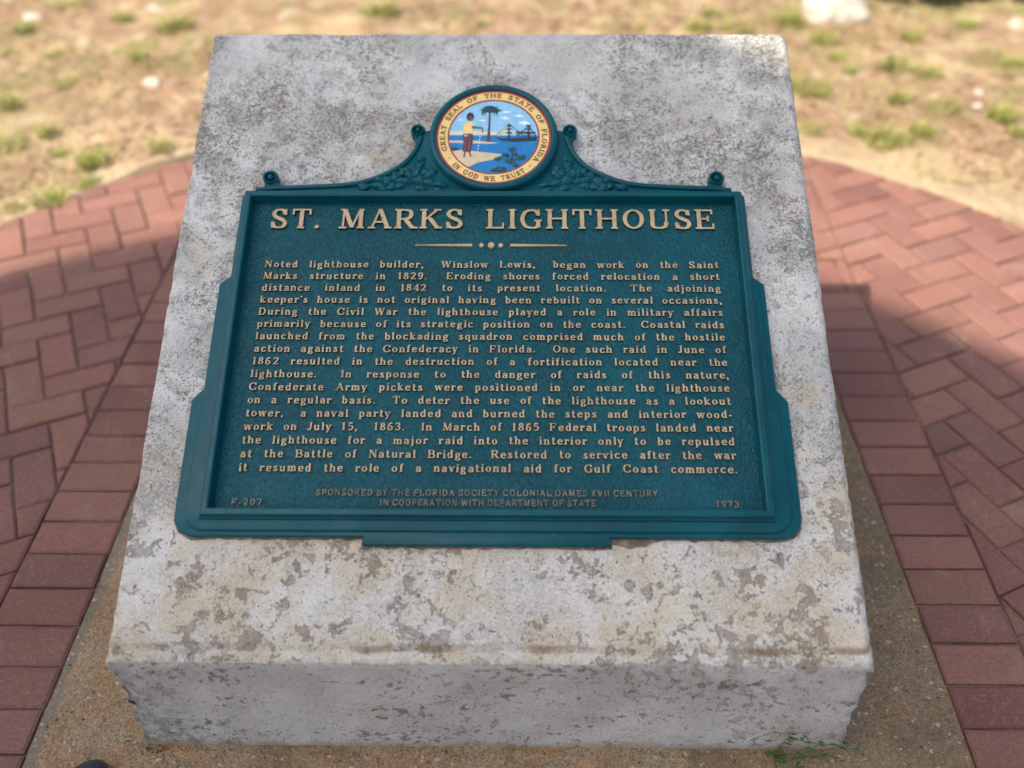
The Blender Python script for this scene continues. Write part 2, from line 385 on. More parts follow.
bm = bmesh.new()
pts = []
def side(a, b, n=70):
    for i in range(n):
        t = i/n; x, y = a[0]+(b[0]-a[0])*t, a[1]+(b[1]-a[1])*t
        q = .004*noise.fractal(Vector((x*12, y*12, 4)), 1, 2, 4)
        pts.append((x+(q if a[0] == b[0] else 0), y+(q if a[1] == b[1] else 0)))
side((SX0, SY0), (SX1, SY0)); side((SX1, SY0), (SX1, SY1)); side((SX1, SY1), (SX0, SY1)); side((SX0, SY1), (SX0, SY0))
add_prism(bm, pts, -.05, .002, .004, 2)
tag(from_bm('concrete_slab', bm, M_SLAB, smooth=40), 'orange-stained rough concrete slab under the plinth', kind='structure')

# ------------------------------------------------------------------ plinth
H1, H2, DD, HW = .27928, .87760, 1.27226, .66
bm = bmesh.new()
P8 = [(-HW, 0, .0), (HW, 0, .0), (HW, DD, .0), (-HW, DD, .0), (-HW, 0, H1), (HW, 0, H1), (HW, DD, H2), (-HW, DD, H2)]
V = [bm.verts.new(p) for p in P8]
for f in ((0, 3, 2, 1), (0, 1, 5, 4), (1, 2, 6, 5), (2, 3, 7, 6), (3, 0, 4, 7), (4, 5, 6, 7)): bm.faces.new([V[i] for i in f])
bm.edges.ensure_lookup_table()
def ed(a, b): return next(e for e in bm.edges if {v for v in e.verts} == {V[a], V[b]})
bmesh.ops.bevel(bm, geom=[ed(5, 6), ed(2, 6)], offset=.017, segments=3, profile=.5, affect='EDGES')
bm.normal_update()
bmesh.ops.bevel(bm, geom=[e for e in bm.edges if len(e.link_faces) == 2 and e.calc_face_angle(0) > .75 and not all(v.co.z < .01 for v in e.verts)], offset=.003, segments=2, profile=.5, affect='EDGES')
def cuts(n, ax, lo, hi):
    for i in range(1, n):
        co = [0, 0, 0]; co[ax] = lo+(hi-lo)*i/n; no = [0, 0, 0]; no[ax] = 1
        bmesh.ops.bisect_plane(bm, geom=bm.verts[:]+bm.edges[:]+bm.faces[:], plane_co=co, plane_no=no)
cuts(90, 0, -HW, HW); cuts(90, 1, 0, DD); cuts(60, 2, 0, H2)
bm.normal_update()
for v in bm.verts:
    c = v.co; n = v.normal
    nn = .0022*noise.noise(c*7)+.0013*noise.fractal(c*30, 1, 2, 3)
    corner = max(0, 1-math.hypot(HW-abs(c.x), c.y)/.03) if c.z < H1-.02 else 0     # worn, chipped front corners
    chip = corner*max(0, noise.fractal(c*Vector((22, 22, 34)), 1, 2, 4)+.2)*.017
    edge = max(0, 1-math.hypot(c.y, c.z-H1)/.014)*max(0, noise.fractal(c*26, 1, 2, 3))*.006
    edge += (max(0, 1-(HW-abs(c.x))/.012) if c.z > H1 and c.z > H1+(H2-H1)*c.y/DD-.02 else 0)*max(0, noise.fractal(c*30, 1, 2, 3))*.006
    v.co = c+n*(nn-chip-edge)
    if c.z < .001: v.co.z = -.002
pl = from_bm('plinth', bm, M_PL, smooth=50)
tag(pl, 'white-painted weathered concrete plinth with a sloping top that carries the teal plaque', 'plinth')

# ------------------------------------------------------------------ lettering: a pen-drawn slab-serif alphabet
XH = .68
G = {}
def g(ch, wd, s): G[ch] = (wd, s)
ST = 'k .17,0 .17,1;s .15,0;s .15,1;'
g('A', .94, 'k .80,0 .45,1;h .13,0 .45,1;h .22,.33 .68,.33;s .13,0;s .8,0')
g('B', .82, ST+'h .1,.955 .45,.955;h .17,.53 .48,.53;h .1,.045 .48,.045;c .42,.955 .62,.9 .66,.75 .6,.6 .42,.53;c .45,.53 .68,.46 .74,.28 .66,.1 .45,.045')
g('C', .92, 'c .82,.68 .72,.88 .5,.955 .24,.85 .11,.5 .24,.14 .5,.045 .72,.1 .85,.3;h .82,.66 .82,.98')
g('D', .94, ST+'h .1,.955 .4,.955;h .1,.045 .4,.045;c .36,.955 .66,.86 .79,.5 .66,.14 .36,.045')
g('E', .83, ST+'h .1,.955 .72,.955;h .71,1 .71,.74;h .17,.52 .54,.52;h .54,.66 .54,.38;h .1,.045 .76,.045;h .75,0 .75,.28')
g('F', .8, ST+'h .1,.955 .72,.955;h .71,1 .71,.72;h .17,.5 .54,.5;h .54,.64 .54,.36')
g('G', .97, 'c .8,.7 .7,.88 .5,.955 .24,.85 .11,.5 .24,.14 .5,.045 .68,.07 .78,.16;h .8,.66 .8,.98;k .78,.06 .78,.42;h .62,.42 .93,.42')
g('H', .96, ST+'k .79,0 .79,1;h .17,.52 .79,.52;s .79,0;s .79,1')
g('I', .36, 'k .18,0 .18,1;s .18,0;s .18,1')
g('J', .56, 'k .38,.3 .38,1;s .38,1;c .38,.35 .36,.12 .24,.045 .12,.07 .08,.18')
g('K', .9, ST+'h .17,.4 .72,.97;k .38,.58 .76,0;s .72,1;s .78,0')
g('L', .79, ST+'h .1,.045 .72,.045;h .71,0 .71,.3')
g('M', 1.1, 'h .17,0 .2,1;k .22,1 .55,.06;h .55,.04 .87,1;k .9,0 .9,1;s .17,0;s .9,0;h .06,.955 .24,.955;h .88,.955 1.03,.955')
g('N', .97, 'h .17,0 .17,1;k .2,.98 .8,.05;h .8,.0 .8,1;s .17,0;h .04,.955 .25,.955;s .8,1')
g('O', 1.0, 'o .5,.5 .36,.455')
g('P', .79, ST+'h .1,.955 .45,.955;h .17,.45 .45,.45;c .4,.955 .62,.9 .68,.7 .62,.52 .4,.45')
g('R', .9, ST+'h .1,.955 .45,.955;h .17,.48 .45,.48;c .4,.955 .62,.9 .67,.72 .6,.55 .4,.48;k .42,.5 .76,0;s .8,0')
g('S', .78, 'K .63,.72 .57,.89 .4,.96 .22,.9 .15,.74 .24,.59 .42,.49 .6,.38 .65,.23 .56,.08 .38,.04 .2,.1 .12,.3;h .65,.68 .65,.98;h .12,.34 .12,.02')
g('T', .88, 'k .44,0 .44,1;h .06,.955 .82,.955;h .08,1 .08,.7;h .8,1 .8,.7;s .44,0')
g('U', .92, 'k .17,.3 .17,1;c .17,.35 .2,.12 .45,.045 .68,.12 .75,.35;h .75,.3 .75,1;s .17,1;s .75,1')
g('V', .9, 'k .12,1 .44,0;h .44,0 .76,1;s .12,1;s .76,1')
g('W', 1.24, 'k .12,1 .37,0;h .37,0 .62,1;k .62,1 .87,0;h .87,0 1.12,1;s .12,1;s .62,1;s 1.12,1')
g('X', .88, 'k .14,1 .72,0;h .14,0 .72,1;s .14,1;s .72,1;s .14,0;s .74,0')
g('Y', .88, 'k .12,1 .44,.46;h .76,1 .44,.46;k .44,0 .44,.5;s .12,1;s .76,1;s .44,0')
BOWL_R = 'c .15,.5 .3,.635 .46,.59 .55,.34 .46,.09 .3,.045 .15,.14'
BOWL_L = 'c .52,.5 .38,.635 .21,.59 .12,.34 .21,.09 .38,.045 .52,.14'
g('a', .66, 'c .12,.5 .2,.6 .33,.635 .46,.57 .5,.42;k .5,0 .5,.46;c .5,.4 .3,.37 .15,.28 .14,.14 .26,.045 .42,.08 .5,.18;h .5,.045 .63,.045')
g('b', .68, 'k .15,0 .15,1;h .0,.955 .15,.955;'+BOWL_R)
g('c', .64, 'c .54,.5 .44,.61 .31,.635 .17,.54 .12,.34 .18,.12 .32,.045 .46,.08 .56,.18')
g('d', .7, 'k .52,0 .52,1;h .38,.955 .52,.955;h .52,.045 .66,.045;'+BOWL_L)
g('e', .66, 'h .12,.36 .56,.36;c .54,.36 .49,.57 .33,.635 .17,.55 .12,.34 .18,.12 .32,.045 .46,.07 .57,.17')
g('f', .46, 'k .2,0 .2,.78;c .2,.7 .22,.88 .34,.955 .46,.9;h .05,.635 .4,.635;s .2,0')
g('g', .66, 'o .3,.42 .17,.215;c .2,.22 .12,.13 .22,.06 .42,.03 .53,-.07 .48,-.2 .3,-.25 .12,-.19 .11,-.08 .2,-.01;h .44,.6 .6,.63')
g('h', .72, 'k .15,0 .15,1;h .0,.955 .15,.955;c .15,.5 .3,.62 .44,.615 .53,.46;k .53,0 .53,.5;s .15,0;s .53,0')
g('i', .34, 'k .17,0 .17,.68;h .02,.635 .17,.635;s .17,0;d .17,.9')
g('j', .38, 'k .2,-.05 .2,.68;h .06,.635 .2,.635;c .2,0 .17,-.2 .02,-.25;d .2,.9')
g('k', .72, 'k .15,0 .15,1;h .0,.955 .15,.955;h .15,.28 .5,.64;k .3,.42 .55,0;s .15,0;s .57,0;h .38,.635 .64,.635')
g('l', .34, 'k .17,0 .17,1;h .02,.955 .17,.955;s .17,0')
g('m', 1.04, 'k .15,0 .15,.68;h .0,.635 .15,.635;c .15,.5 .28,.62 .4,.615 .5,.46;k .5,0 .5,.5;c .5,.5 .63,.62 .76,.615 .85,.46;k .85,0 .85,.5;s .15,0;s .5,0;s .85,0')
g('n', .72, 'k .15,0 .15,.68;h .0,.635 .15,.635;c .15,.5 .3,.62 .44,.615 .53,.46;k .53,0 .53,.5;s .15,0;s .53,0')
g('o', .68, 'o .34,.34 .22,.295')
g('p', .68, 'k .15,-.28 .15,.68;h .0,.635 .15,.635;h .02,-.25 .3,-.25;'+BOWL_R)
g('q', .68, 'k .52,-.28 .52,.66;h .38,-.25 .66,-.25;'+BOWL_L)
g('r', .53, 'k .15,0 .15,.68;h .0,.635 .15,.635;c .15,.44 .26,.58 .38,.63 .47,.6;d .45,.56;s .15,0')
g('s', .56, 'K .43,.5 .37,.6 .27,.635 .16,.57 .16,.46 .28,.36 .41,.26 .43,.14 .34,.05 .22,.045 .12,.1 .09,.2')
g('t', .48, 'k .2,.12 .2,.9;h .05,.635 .42,.635;c .2,.22 .22,.09 .32,.045 .45,.11')
g('u', .72, 'k .15,.2 .15,.68;c .15,.24 .2,.09 .34,.045 .52,.2;k .53,0 .53,.68;h .0,.635 .15,.635;h .38,.635 .53,.635;h .53,.045 .67,.045')
g('v', .64, 'k .1,.68 .32,0;h .32,0 .54,.68;s .1,.68;s .54,.68')
g('w', .94, 'k .1,.68 .28,0;h .28,0 .46,.68;k .46,.68 .66,0;h .66,0 .82,.68;s .1,.68;s .46,.68;s .82,.68')
g('y', .64, 'k .1,.68 .32,.02;h .54,.68 .3,-.1;c .31,-.05 .22,-.22 .08,-.24;s .1,.68;s .54,.68')
g('0', .72, 'o .36,.5 .23,.455')
g('1', .5, 'k .25,0 .25,1;h .08,.84 .25,.955;s .25,0')
g('2', .72, 'c .13,.72 .2,.88 .36,.955 .52,.87 .56,.7 .44,.45 .14,.07;h .1,.045 .62,.045;h .61,0 .61,.22')
g('3', .7, 'c .14,.78 .24,.92 .38,.955 .52,.86 .51,.64 .32,.54;c .32,.54 .54,.46 .57,.25 .46,.08 .28,.045 .13,.16')
g('4', .74, 'h .5,1 .08,.3;h .06,.3 .68,.3;k .5,0 .5,1;s .5,0')
g('5', .7, 'k .2,.93 .56,.93;h .18,.97 .16,.55;c .16,.55 .36,.61 .54,.51 .57,.3 .46,.09 .28,.045 .12,.14')
g('6', .72, 'c .56,.84 .42,.955 .26,.85 .15,.6 .14,.3 .22,.1 .36,.045 .52,.12 .57,.3 .5,.49 .36,.56 .2,.48 .15,.36')
g('7', .7, 'k .1,.92 .62,.92;h .1,1 .1,.74;k .58,.93 .28,0')
g('8', .7, 'o .35,.74 .17,.215;o .35,.28 .22,.235')
g('9', .72, 'c .16,.16 .3,.045 .46,.15 .57,.4 .58,.7 .5,.9 .36,.955 .2,.88 .15,.7 .22,.51 .36,.44 .52,.52 .57,.64')
g('.', .26, 'd .12,.085'); g(',', .26, 'd .12,.085;c .17,.08 .16,-.06 .08,-.14'); g("'", .22, 'k .1,.98 .1,.76')
g('-', .42, 'k .06,.33 .34,.33'); g('·', .3, 'd .14,.5')

def crom(P, n=5):
    out = []
    for i in range(len(P)-1):
        p0, p1, p2, p3 = P[max(i-1, 0)], P[i], P[i+1], P[min(i+2, len(P)-1)]
        for k in range(n):
            t = k/n
            out.append(tuple(.5*((2*p1[a])+(-p0[a]+p2[a])*t+(2*p0[a]-5*p1[a]+4*p2[a]-p3[a])*t*t+(-p0[a]+3*p1[a]-3*p2[a]+p3[a])*t**3) for a in (0, 1)))
    out.append(P[-1]); return out
GC = {}
def strokes(ch, T, t, serif=True, n=4):
    key = (ch, T, t, serif, n)
    if key in GC: return GC[key]
    res = []
    for cmd in G[ch][1].split(';'):
        cmd = cmd.strip()
        if not cmd: continue
        k, *ps = cmd.split(); P = [tuple(map(float, p.split(','))) for p in ps]
        if k == 'k' or k == 'h': pass
        if k == 's':
            if not serif: continue
            x, y = P[0]; y = t/2 if y == 0 else y-t/2
            P = [(x-.15, y), (x+.15, y)]; k = 'h'
        if k in 'kh':
            wd = T if k == 'k' else t
            (x0, y0), (x1, y1) = P; L = math.hypot(x1-x0, y1-y0)
            if abs(y1-y0) > .5*L: ex = wd/2/abs(y1-y0)*L          # horizontal cut ends
            if abs(y1-y0) > abs(x1-x0)*.35: dx, dy = min(wd/2/abs((y1-y0)/L), wd), 0
            else: dx, dy = -(y1-y0)/L*wd/2, (x1-x0)/L*wd/2
            res.append(([(x0+dx, y0+dy), (x1+dx, y1+dy)], [(x0-dx, y0-dy), (x1-dx, y1-dy)], False))
        elif k in 'cK':
            Q = crom(P, n); Lp, Rp = [], []
            for i, q in enumerate(Q):
                a, b = Q[max(i-1, 0)], Q[min(i+1, len(Q)-1)]; dx, dy = b[0]-a[0], b[1]-a[1]; L = math.hypot(dx, dy) or 1
                f = abs(dy)/L
                if k == 'K': f = max(f**1.2, .95*math.sin(math.pi*i/(len(Q)-1))**6)
                wd = (t+(T-t)*f)/2
                Lp.append((q[0]-dy/L*wd, q[1]+dx/L*wd)); Rp.append((q[0]+dy/L*wd, q[1]-dx/L*wd))
            res.append((Lp, Rp, False))
        elif k == 'o':
            (cx, cy), (rx, ry) = P; m_ = 5*n; Lp, Rp = [], []
            for i in range(m_):
                a = 2*math.pi*i/m_
                Lp.append((cx+(rx-T/2)*math.cos(a), cy+(ry-t/2)*math.sin(a))); Rp.append((cx+(rx+T/2)*math.cos(a), cy+(ry+t/2)*math.sin(a)))
            res.append((Lp, Rp, True))
        elif k == 'd':
            cx, cy = P[0]; r = .095
            Lp = [(cx+r*math.cos(a), cy+r*math.sin(a)) for a in [math.pi*i/5 for i in range(6)]]
            Rp = [(cx+r*math.cos(a), cy-r*math.sin(a)) for a in [math.pi*i/5 for i in range(6)]]
            res.append((Lp, Rp, False))
    GC[key] = res
    return res
class Letters:
    def __init__(s): s.v, s.f, s.mi, s.j = [], [], [], 0
    def strip(s, L, Rr, closed, fn, z0, z1, inset_=0):
        s.j = (s.j+1) % 7; z1 = z1+s.j*.00006; n = len(L); b = len(s.v)
        for p in L: s.v.append((*fn(*p), z1))
        for p in Rr: s.v.append((*fn(*p), z1))
        for p in L: s.v.append((*fn(*p), z0))
        for p in Rr: s.v.append((*fn(*p), z0))
        rng = range(n if closed else n-1)
        for i in rng:
            k = (i+1) % n
            s.f += [(b+i, b+k, b+n+k, b+n+i), (b+i, b+2*n+i, b+2*n+k, b+k), (b+n+i, b+n+k, b+3*n+k, b+3*n+i)]; s.mi += [0, 1, 1]
        if not closed:
            s.f += [(b, b+n, b+3*n, b+2*n), (b+n-1, b+3*n-1, b+4*n-1, b+2*n-1)]; s.mi += [1, 1]
    def put(s, ch, fn, z0, z1, T, t, serif=True, n=4):
        for L, Rr, c in strokes(ch, T, t, serif, n): s.strip(L, Rr, c, fn, z0, z1)
    def build(s, name, parent, mats):
        me = bpy.data.meshes.new(name); me.from_pydata(s.v, [], s.f); me.update()
        bm = bmesh.new(); bm.from_mesh(me)
        for f, i in zip(bm.faces, s.mi): f.material_index = i
        bmesh.ops.recalc_face_normals(bm, faces=bm.faces)
        bm.to_mesh(me); bm.free()
        return link(name, me, mats, parent)
def width(wd, sx, ls): return sum(G[c][0] for c in wd)*sx+ls*(len(wd)-1)
def line(lt, text, u0, u1, v, h, sx, ls, z0, z1, T, t, serif=True, n=4, jit=0.):
    """justify a line between u0 and u1; sx = horizontal size, '  ' = wide sentence gap"""
    words = text.replace('  ', ' ~ ').split(' '); gaps = 0; W = 0; items = []
    for wd in words:
        if wd == '~': items.append(None); continue
        items.append(wd)
    real = [x for x in items if x]
    tot = sum(width(x, sx, ls) for x in real)
    ng = len(real)-1+.6*sum(1 for x in items if x is None)
    gap = (u1-u0-tot)/ng if ng else 0
    if ng and gap < .62*sx:
        f = (u1-u0-ng*.62*sx)/tot; sx, ls = sx*f, ls*f; gap = (u1-u0-sum(width(x, sx, ls) for x in real))/ng
    x = u0; first = True
    for k, it in enumerate(items):
        if it is None: x += gap*.6; continue
        if not first: x += gap
        first = False
        for ch in it:
            jy, jx, ja = random.uniform(-jit, jit)*h, random.uniform(-jit, jit)*h, random.uniform(-jit, jit)*.8
            lt.put(ch, lambda a, b, X=x: (X+a*sx+jx-ja*b*h, v+b*h+jy+ja*a*sx), z0, z1, T, t, serif, n)
            x += G[ch][0]*sx+ls
        x -= ls

def offset(P, d):
    n = len(P); out = []
    for i in range(n):
        a, b, c = P[i-1], P[i], P[(i+1) % n]
        e1 = Vector((b[0]-a[0], b[1]-a[1])).normalized(); e2 = Vector((c[0]-b[0], c[1]-b[1])).normalized()
        n1, n2 = Vector((-e1.y, e1.x)), Vector((-e2.y, e2.x)); m_ = n1+n2; m_ = m_/max(.5, m_.dot(m_)/2*1.0)
        out.append((b[0]+m_.x*d, b[1]+m_.y*d))
    return out
def add_ring_plate(bm, outer, hole, z0, z1, ch):
    """moulded plate with a rounded outer edge and an opening"""
    if sum(outer[i-1][0]*outer[i][1]-outer[i][0]*outer[i-1][1] for i in range(len(outer))) < 0: outer = outer[::-1]
    loops = [[bm.verts.new((x, y, z)) for x, y in P] for P, z in ((outer, z0), (outer, z1-ch), (offset(outer, ch*.35), z1-ch*.35), (offset(outer, ch), z1))]
    for a, b in zip(loops, loops[1:]):
        for i in range(len(a)): bm.faces.new((a[i], a[(i+1) % len(a)], b[(i+1) % len(a)], b[i]))
    h1 = [bm.verts.new((x, y, z1)) for x, y in hole]; h0 = [bm.verts.new((x, y, z0)) for x, y in hole]
    for i in range(len(h1)): bm.faces.new((h1[i], h1[(i+1) % 4], h0[(i+1) % 4], h0[i]))
    E_ = [bm.edges.get((L[i], L[(i+1) % len(L)])) for L in (loops[-1], h1) for i in range(len(L))]
    bmesh.ops.triangle_fill(bm, edges=E_, use_beauty=True, use_dissolve=False)
# ------------------------------------------------------------------ plaque
U0 = -.009
ang = math.atan2(H2-H1, DD)
plq = empty('plaque', (0, 0, H1)); plq.rotation_euler = (ang, 0, 0)
# sits a hair above the concrete
tag(plq, 'teal cast-metal historical plaque with tan raised lettering fixed to the sloping plinth', 'plaque')
plq.location = Vector((0, 0, H1))+Vector((0, -math.sin(ang), math.cos(ang)))*.003
def sym(pts): return [(U0+x, y) for x, y in pts]+[(U0-x, y) for x, y in reversed(pts)]
def arc(cx, cy, r, a0, a1, n=10): return [(cx+r*math.cos(R(a0+(a1-a0)*i/n)), cy+r*math.sin(R(a0+(a1-a0)*i/n))) for i in range(n+1)]
half = [(.222, .203), (.222, .2185)]+arc(.527, .2585, .04, -90, 0)+[(.567, .484), (.547, .508), (.547, .738), (.5265, .755), (.5265, .949)]
def bed():
    P = sym([(.222, .203), (.222, .2185)]+arc(.527, .2585, .04, -90, 0)+[(.567, .484), (.547, .508), (.547, .738), (.5265, .755), (.5265, .949)])
    Q = []
    for i in range(len(P)):
        a, b_ = P[i], P[(i+1) % len(P)]; L = math.hypot(b_[0]-a[0], b_[1]-a[1]); n = max(1, int(L/.006))
        Q += [(a[0]+(b_[0]-a[0])*k/n, a[1]+(b_[1]-a[1])*k/n) for k in range(n)]
    if sum(Q[i-1][0]*Q[i][1]-Q[i][0]*Q[i-1][1] for i in range(len(Q))) < 0: Q = Q[::-1]
    O_ = offset(Q, -.0035); out = []
    for (x, y), (x2, y2) in zip(Q, O_):
        k = .35+1.1*noise.fractal(Vector((x*45, y*45, 2)), 1, 2, 4)+(.3 if y < .3 else -.1)
        px2 = 0
        if y < .24 and .214 < x < .30: k += 3.8*(1-abs(x-.25)/.05 if abs(x-.25) < .05 else 0)+.5
        k = min(max(k, -.5), 5.2); out.append((x+(x2-x)*k, y+(y2-y)*k))
    bm = bmesh.new(); add_prism(bm, out, -.006, .0028, 0)
    from_bm('mortar_bed', bm, simple('old_mortar', (.16, .12, .085), .95, .45, 60, .003, 160), plq)
bed()
HOLE = [(U0-.502, .261), (U0+.502, .261), (U0+.502, .934), (U0-.502, .934)]
bm = bmesh.new(); add_ring_plate(bm, sym(half), HOLE, 0, .013, .003)
half2 = arc(.510, .2650, .038, -90, 0)+[(.546, .470), (.533, .492), (.533, .728), (.5225, .742), (.5225, .947)]
add_ring_plate(bm, sym(half2), HOLE, .005, .0205, .003)
from_bm('flange', bm, M_TEAL, plq, 35)
# frame: a moulded profile mitred round the text panel
bm = bmesh.new()
IW, V0, V1 = .499, .264, .931
prof = [(-.002, .008), (.0005, .0375), (.003, .039), (.0118, .0385), (.0135, .036), (.015, .029), (.0175, .027), (.0178, .010)]
cs = []
for d, z in prof: cs.append([bm.verts.new((U0+sx_*(IW+d), (V0-d if sy < 0 else V1+d), z)) for sx_, sy in ((-1, -1), (1, -1), (1, 1), (-1, 1))])
for a, b in zip(cs, cs[1:]):
    for i in range(4): bm.faces.new((a[i], a[(i+1) % 4], b[(i+1) % 4], b[i]))
from_bm('frame', bm, M_TEAL, plq, 30)
bm = bmesh.new(); add_prism(bm, [(U0-IW-.001, V0-.001), (U0+IW+.001, V0-.001), (U0+IW+.001, V1+.001), (U0-IW-.001, V1+.001)], .006, .0225, 0)
for v in bm.verts: v.co.z = .002 if v.co.z < .01 else .0120
from_bm('text_panel', bm, M_FLOOR, plq)
# crest
SV, SR = 1.089, .139
curve = crom([(.452, .968), (.40, .9700), (.301, .9770), (.245, .995), (.198, 1.024), (.170, 1.062), (.158, 1.100)], 8)
a_end = math.degrees(math.atan2(1.100-SV, .142))
ch = [(.5, .944), (.5, .9665)]+curve+arc(0, SV, .1375, 8, 90, 16)
bm = bmesh.new(); add_prism(bm, sym(ch), 0, .0175, .003, 2)
from_bm('crest', bm, M_TEAL, plq, 35)
bm = bmesh.new()
for s_ in (-1, 1):
    cc = [(U0+s_*(x-.0015), y-.004, .018) for x, y in [(.498, .9635)]+curve]
    add_tube(bm, cc, [.0055]*len(cc), 8)
from_bm('crest_moulding', bm, M_TEAL, plq, 60)
for s_ in (-1, 1):
    for (cx, cy, rr) in ((.470, .9905, .0165), (.164, 1.1135, .0155)):
        b = bmesh.new()
        add_lathe(b, [(rr, 0), (rr, .020), (rr*.85, .0235), (rr*.68, .021), (rr*.6, .012), (rr*.42, .012), (rr*.36, .022), (rr*.2, .025), (0, .0255)], (U0+s_*cx, cy, 0), 32)
        tail = [(U0+s_*(cx+rr*.75*math.cos(a)), cy+rr*.75*math.sin(a), .019) for a in [R(t) for t in (200, 225, 250, 270)]]+[(U0+s_*(cx-.02), cy-.022, .017)]
        if cx > .3: add_prism(b, [(U0+s_*(cx-.034), cy-.026), (U0+s_*(cx+.012), cy-.026), (U0+s_*(cx+.012), cy-.008), (U0+s_*(cx-.012), cy-.008)][::s_], 0, .017, .002, 1)
        else: add_prism(b, [(U0+s_*(cx-.03), cy-.03), (U0+s_*(cx+.004), cy-.03), (U0+s_*(cx+.01), cy-.005), (U0+s_*(cx-.03), cy+.004)][::s_], 0, .017, .002, 1)
        o = from_bm('scroll', b, M_TEAL, plq, 35)
# acanthus leaves either side of the seal
def leaf(b, x, y, L, wd, a, z=.0175, hgt=.007):
    n = 8; ca_, sa_ = math.cos(a), math.sin(a); rows = []
    for i in range(n+1):
        t = i/n; ww = wd*math.sin(math.pi*min(1, t*.93+.05))**.8; row = []
        for q in (-1, -.5, 0, .5, 1):
            lx, ly = L*t, ww*q*(1+.18*math.sin(t*22)*abs(q))
            zz = z-.002+hgt*math.sin(math.pi*min(1, t+.02))**.6*(1-q*q)*(.75 if q == 0 else 1)
            row.append(b.verts.new((x+lx*ca_-ly*sa_, y+lx*sa_+ly*ca_, zz)))
        rows.append(row)
    for r0, r1 in zip(rows, rows[1:]):
        for k in range(4): b.faces.new((r0[k], r0[k+1], r1[k+1], r1[k]))
for s_ in (-1, 1):
    b = bmesh.new()
    for (x, y, L, wd, a) in ((.150, .990, .04, .010, 150), (.155, .984, .045, .009, 196), (.16, .995, .03, .009, 95), (.165, .987, .035, .010, 40),
                             (.17, .980, .045, .009, 8), (.195, .986, .03, .008, 50), (.205, .981, .035, .007, 15), (.160, 1.01, .03, .008, 115),
                             (.162, 1.020, .028, .007, 80), (.215, .972, .045, .007, 0), (.25, .968, .04, .006, 4), (.13, .974, .04, .008, 185), (.145, 1.0, .03, .008, 160)):
        aa = R(a) if s_ > 0 else math.pi-R(a)
        leaf(b, U0+s_*x, y, L, wd, aa, .0175, .011)
    rl = random.Random(3)
    for q in range(46):
        x = rl.uniform(.125, .285); top = next(cv[1]+(cw[1]-cv[1])*(x-cv[0])/(cw[0]-cv[0]) for cv, cw in zip(curve, curve[1:]) if cw[0] <= x <= cv[0]) if x > .16 else 1.04
        lo_ = .957
        if top-.014 < lo_+.006: continue
        y = rl.uniform(lo_, top-.016); L = rl.uniform(.020, .036); a = rl.uniform(-40, 200)
        ex, ey = x+L*math.cos(R(a)), y+L*math.sin(R(a))
        if math.hypot(x, y-SV) < .143 or math.hypot(ex, ey-SV) < .141 or ey < .953 or ey > top-.012 or ex > .29: continue
        leaf(b, U0+s_*x, y, L, L*.30, R(a) if s_ > 0 else math.pi-R(a), .0178, rl.uniform(.009, .014))
    for (x, y, r) in ((.165, .998, .013), (.20, .993, .009), (.235, .976, .006), (.160, 1.03, .007)):
        add_lathe(b, [(r, .0165), (r*.9, .023), (r*.6, .027), (r*.2, .0245), (0, .026)], (U0+s_*x, y, 0), 12)
    from_bm('leaf_ornament', b, M_TEAL, plq, 60)

# seal
def flat(name, col, rough=.45): return simple(name, col, rough, .08, 80)
C_RED = flat('seal_red', (.33, .03, .03)); C_YEL = flat('seal_yellow', (.80, .56, .20)); C_SKY = flat('seal_sky', (.26, .52, .68))
C_SEA = flat('seal_sea', (.0, .17, .42)); C_SAND = flat('seal_sand', (.62, .48, .30)); C_GRN = flat('seal_green', (.004, .05, .06))
C_BLK = flat('seal_dark', (.012, .018, .03)); C_BRN = flat('seal_brown', (.10, .03, .04)); C_SKIN = flat('seal_skin', (.16, .07, .04))
C_WHT = flat('seal_white', (.72, .78, .84)); C_INK = flat('seal_ink', (.15, .055, .02)); C_HOR = flat('seal_horizon', (.66, .60, .36))
seal = None
bm = bmesh.new()
add_lathe(bm, [(.1375, 0), (.1375, .030), (.1355, .0345), (.131, .037), (.126, .0365), (.1235, .034), (.1232, .0295), (0, .0290)], (U0, SV, 0), 96)
seal = from_bm('seal', bm, M_TEAL, plq, 40); seal['label'] = 'round painted state seal in the crest of the plaque'
def disc(name, r, z, mat, r_in=0.):
    b = bmesh.new()
    add_lathe(b, [(r, .0285), (r, z), (r_in, z)] + ([(r_in, .0285)] if r_in else []), (U0, SV, 0), 96)
    return from_bm(name, b, mat, seal)
disc('red_ring', .1230, .0306, C_RED, .1185); disc('lettered_band', .1185, .0302, C_YEL, .0985); disc('red_ring', .0985, .0306, C_RED, .0955)
PR = .0955
b = bmesh.new(); b2 = [(U0+PR*math.cos(a), SV+PR*math.sin(a)) for a in [R(t) for t in range(-2, 183, 5)]]
def pict(name, polys, mat, z, clipit=True):
    """flat painted shapes, coordinates in fractions of the picture's radius"""
    bm = bmesh.new()
    for k, P in enumerate(polys):
        Q = [(x, y) for x, y in P]
        if clipit:
            A = sum(Q[i][0]*Q[(i+1) % len(Q)][1]-Q[(i+1) % len(Q)][0]*Q[i][1] for i in range(len(Q)))
            if A < 0: Q = Q[::-1]
            for i in range(60):
                a = 2*math.pi*i/60; Q = clip(Q, math.cos(a), math.sin(a), .995)
                if len(Q) < 3: break
        if len(Q) < 3: continue
        add_prism(bm, [(U0+x*PR, SV+y*PR) for x, y in Q], .0290, z+.00003*(k % 5), 0)
    return from_bm(name, bm, mat, seal)
def ell(x, y, rx, ry, n=14, a0=0): return [(x+rx*math.cos(a0+2*math.pi*i/n), y+ry*math.sin(a0+2*math.pi*i/n)) for i in range(n)]
def px(pts): return [((a-497)/293, (403-c_)/238) for a, c_ in pts]
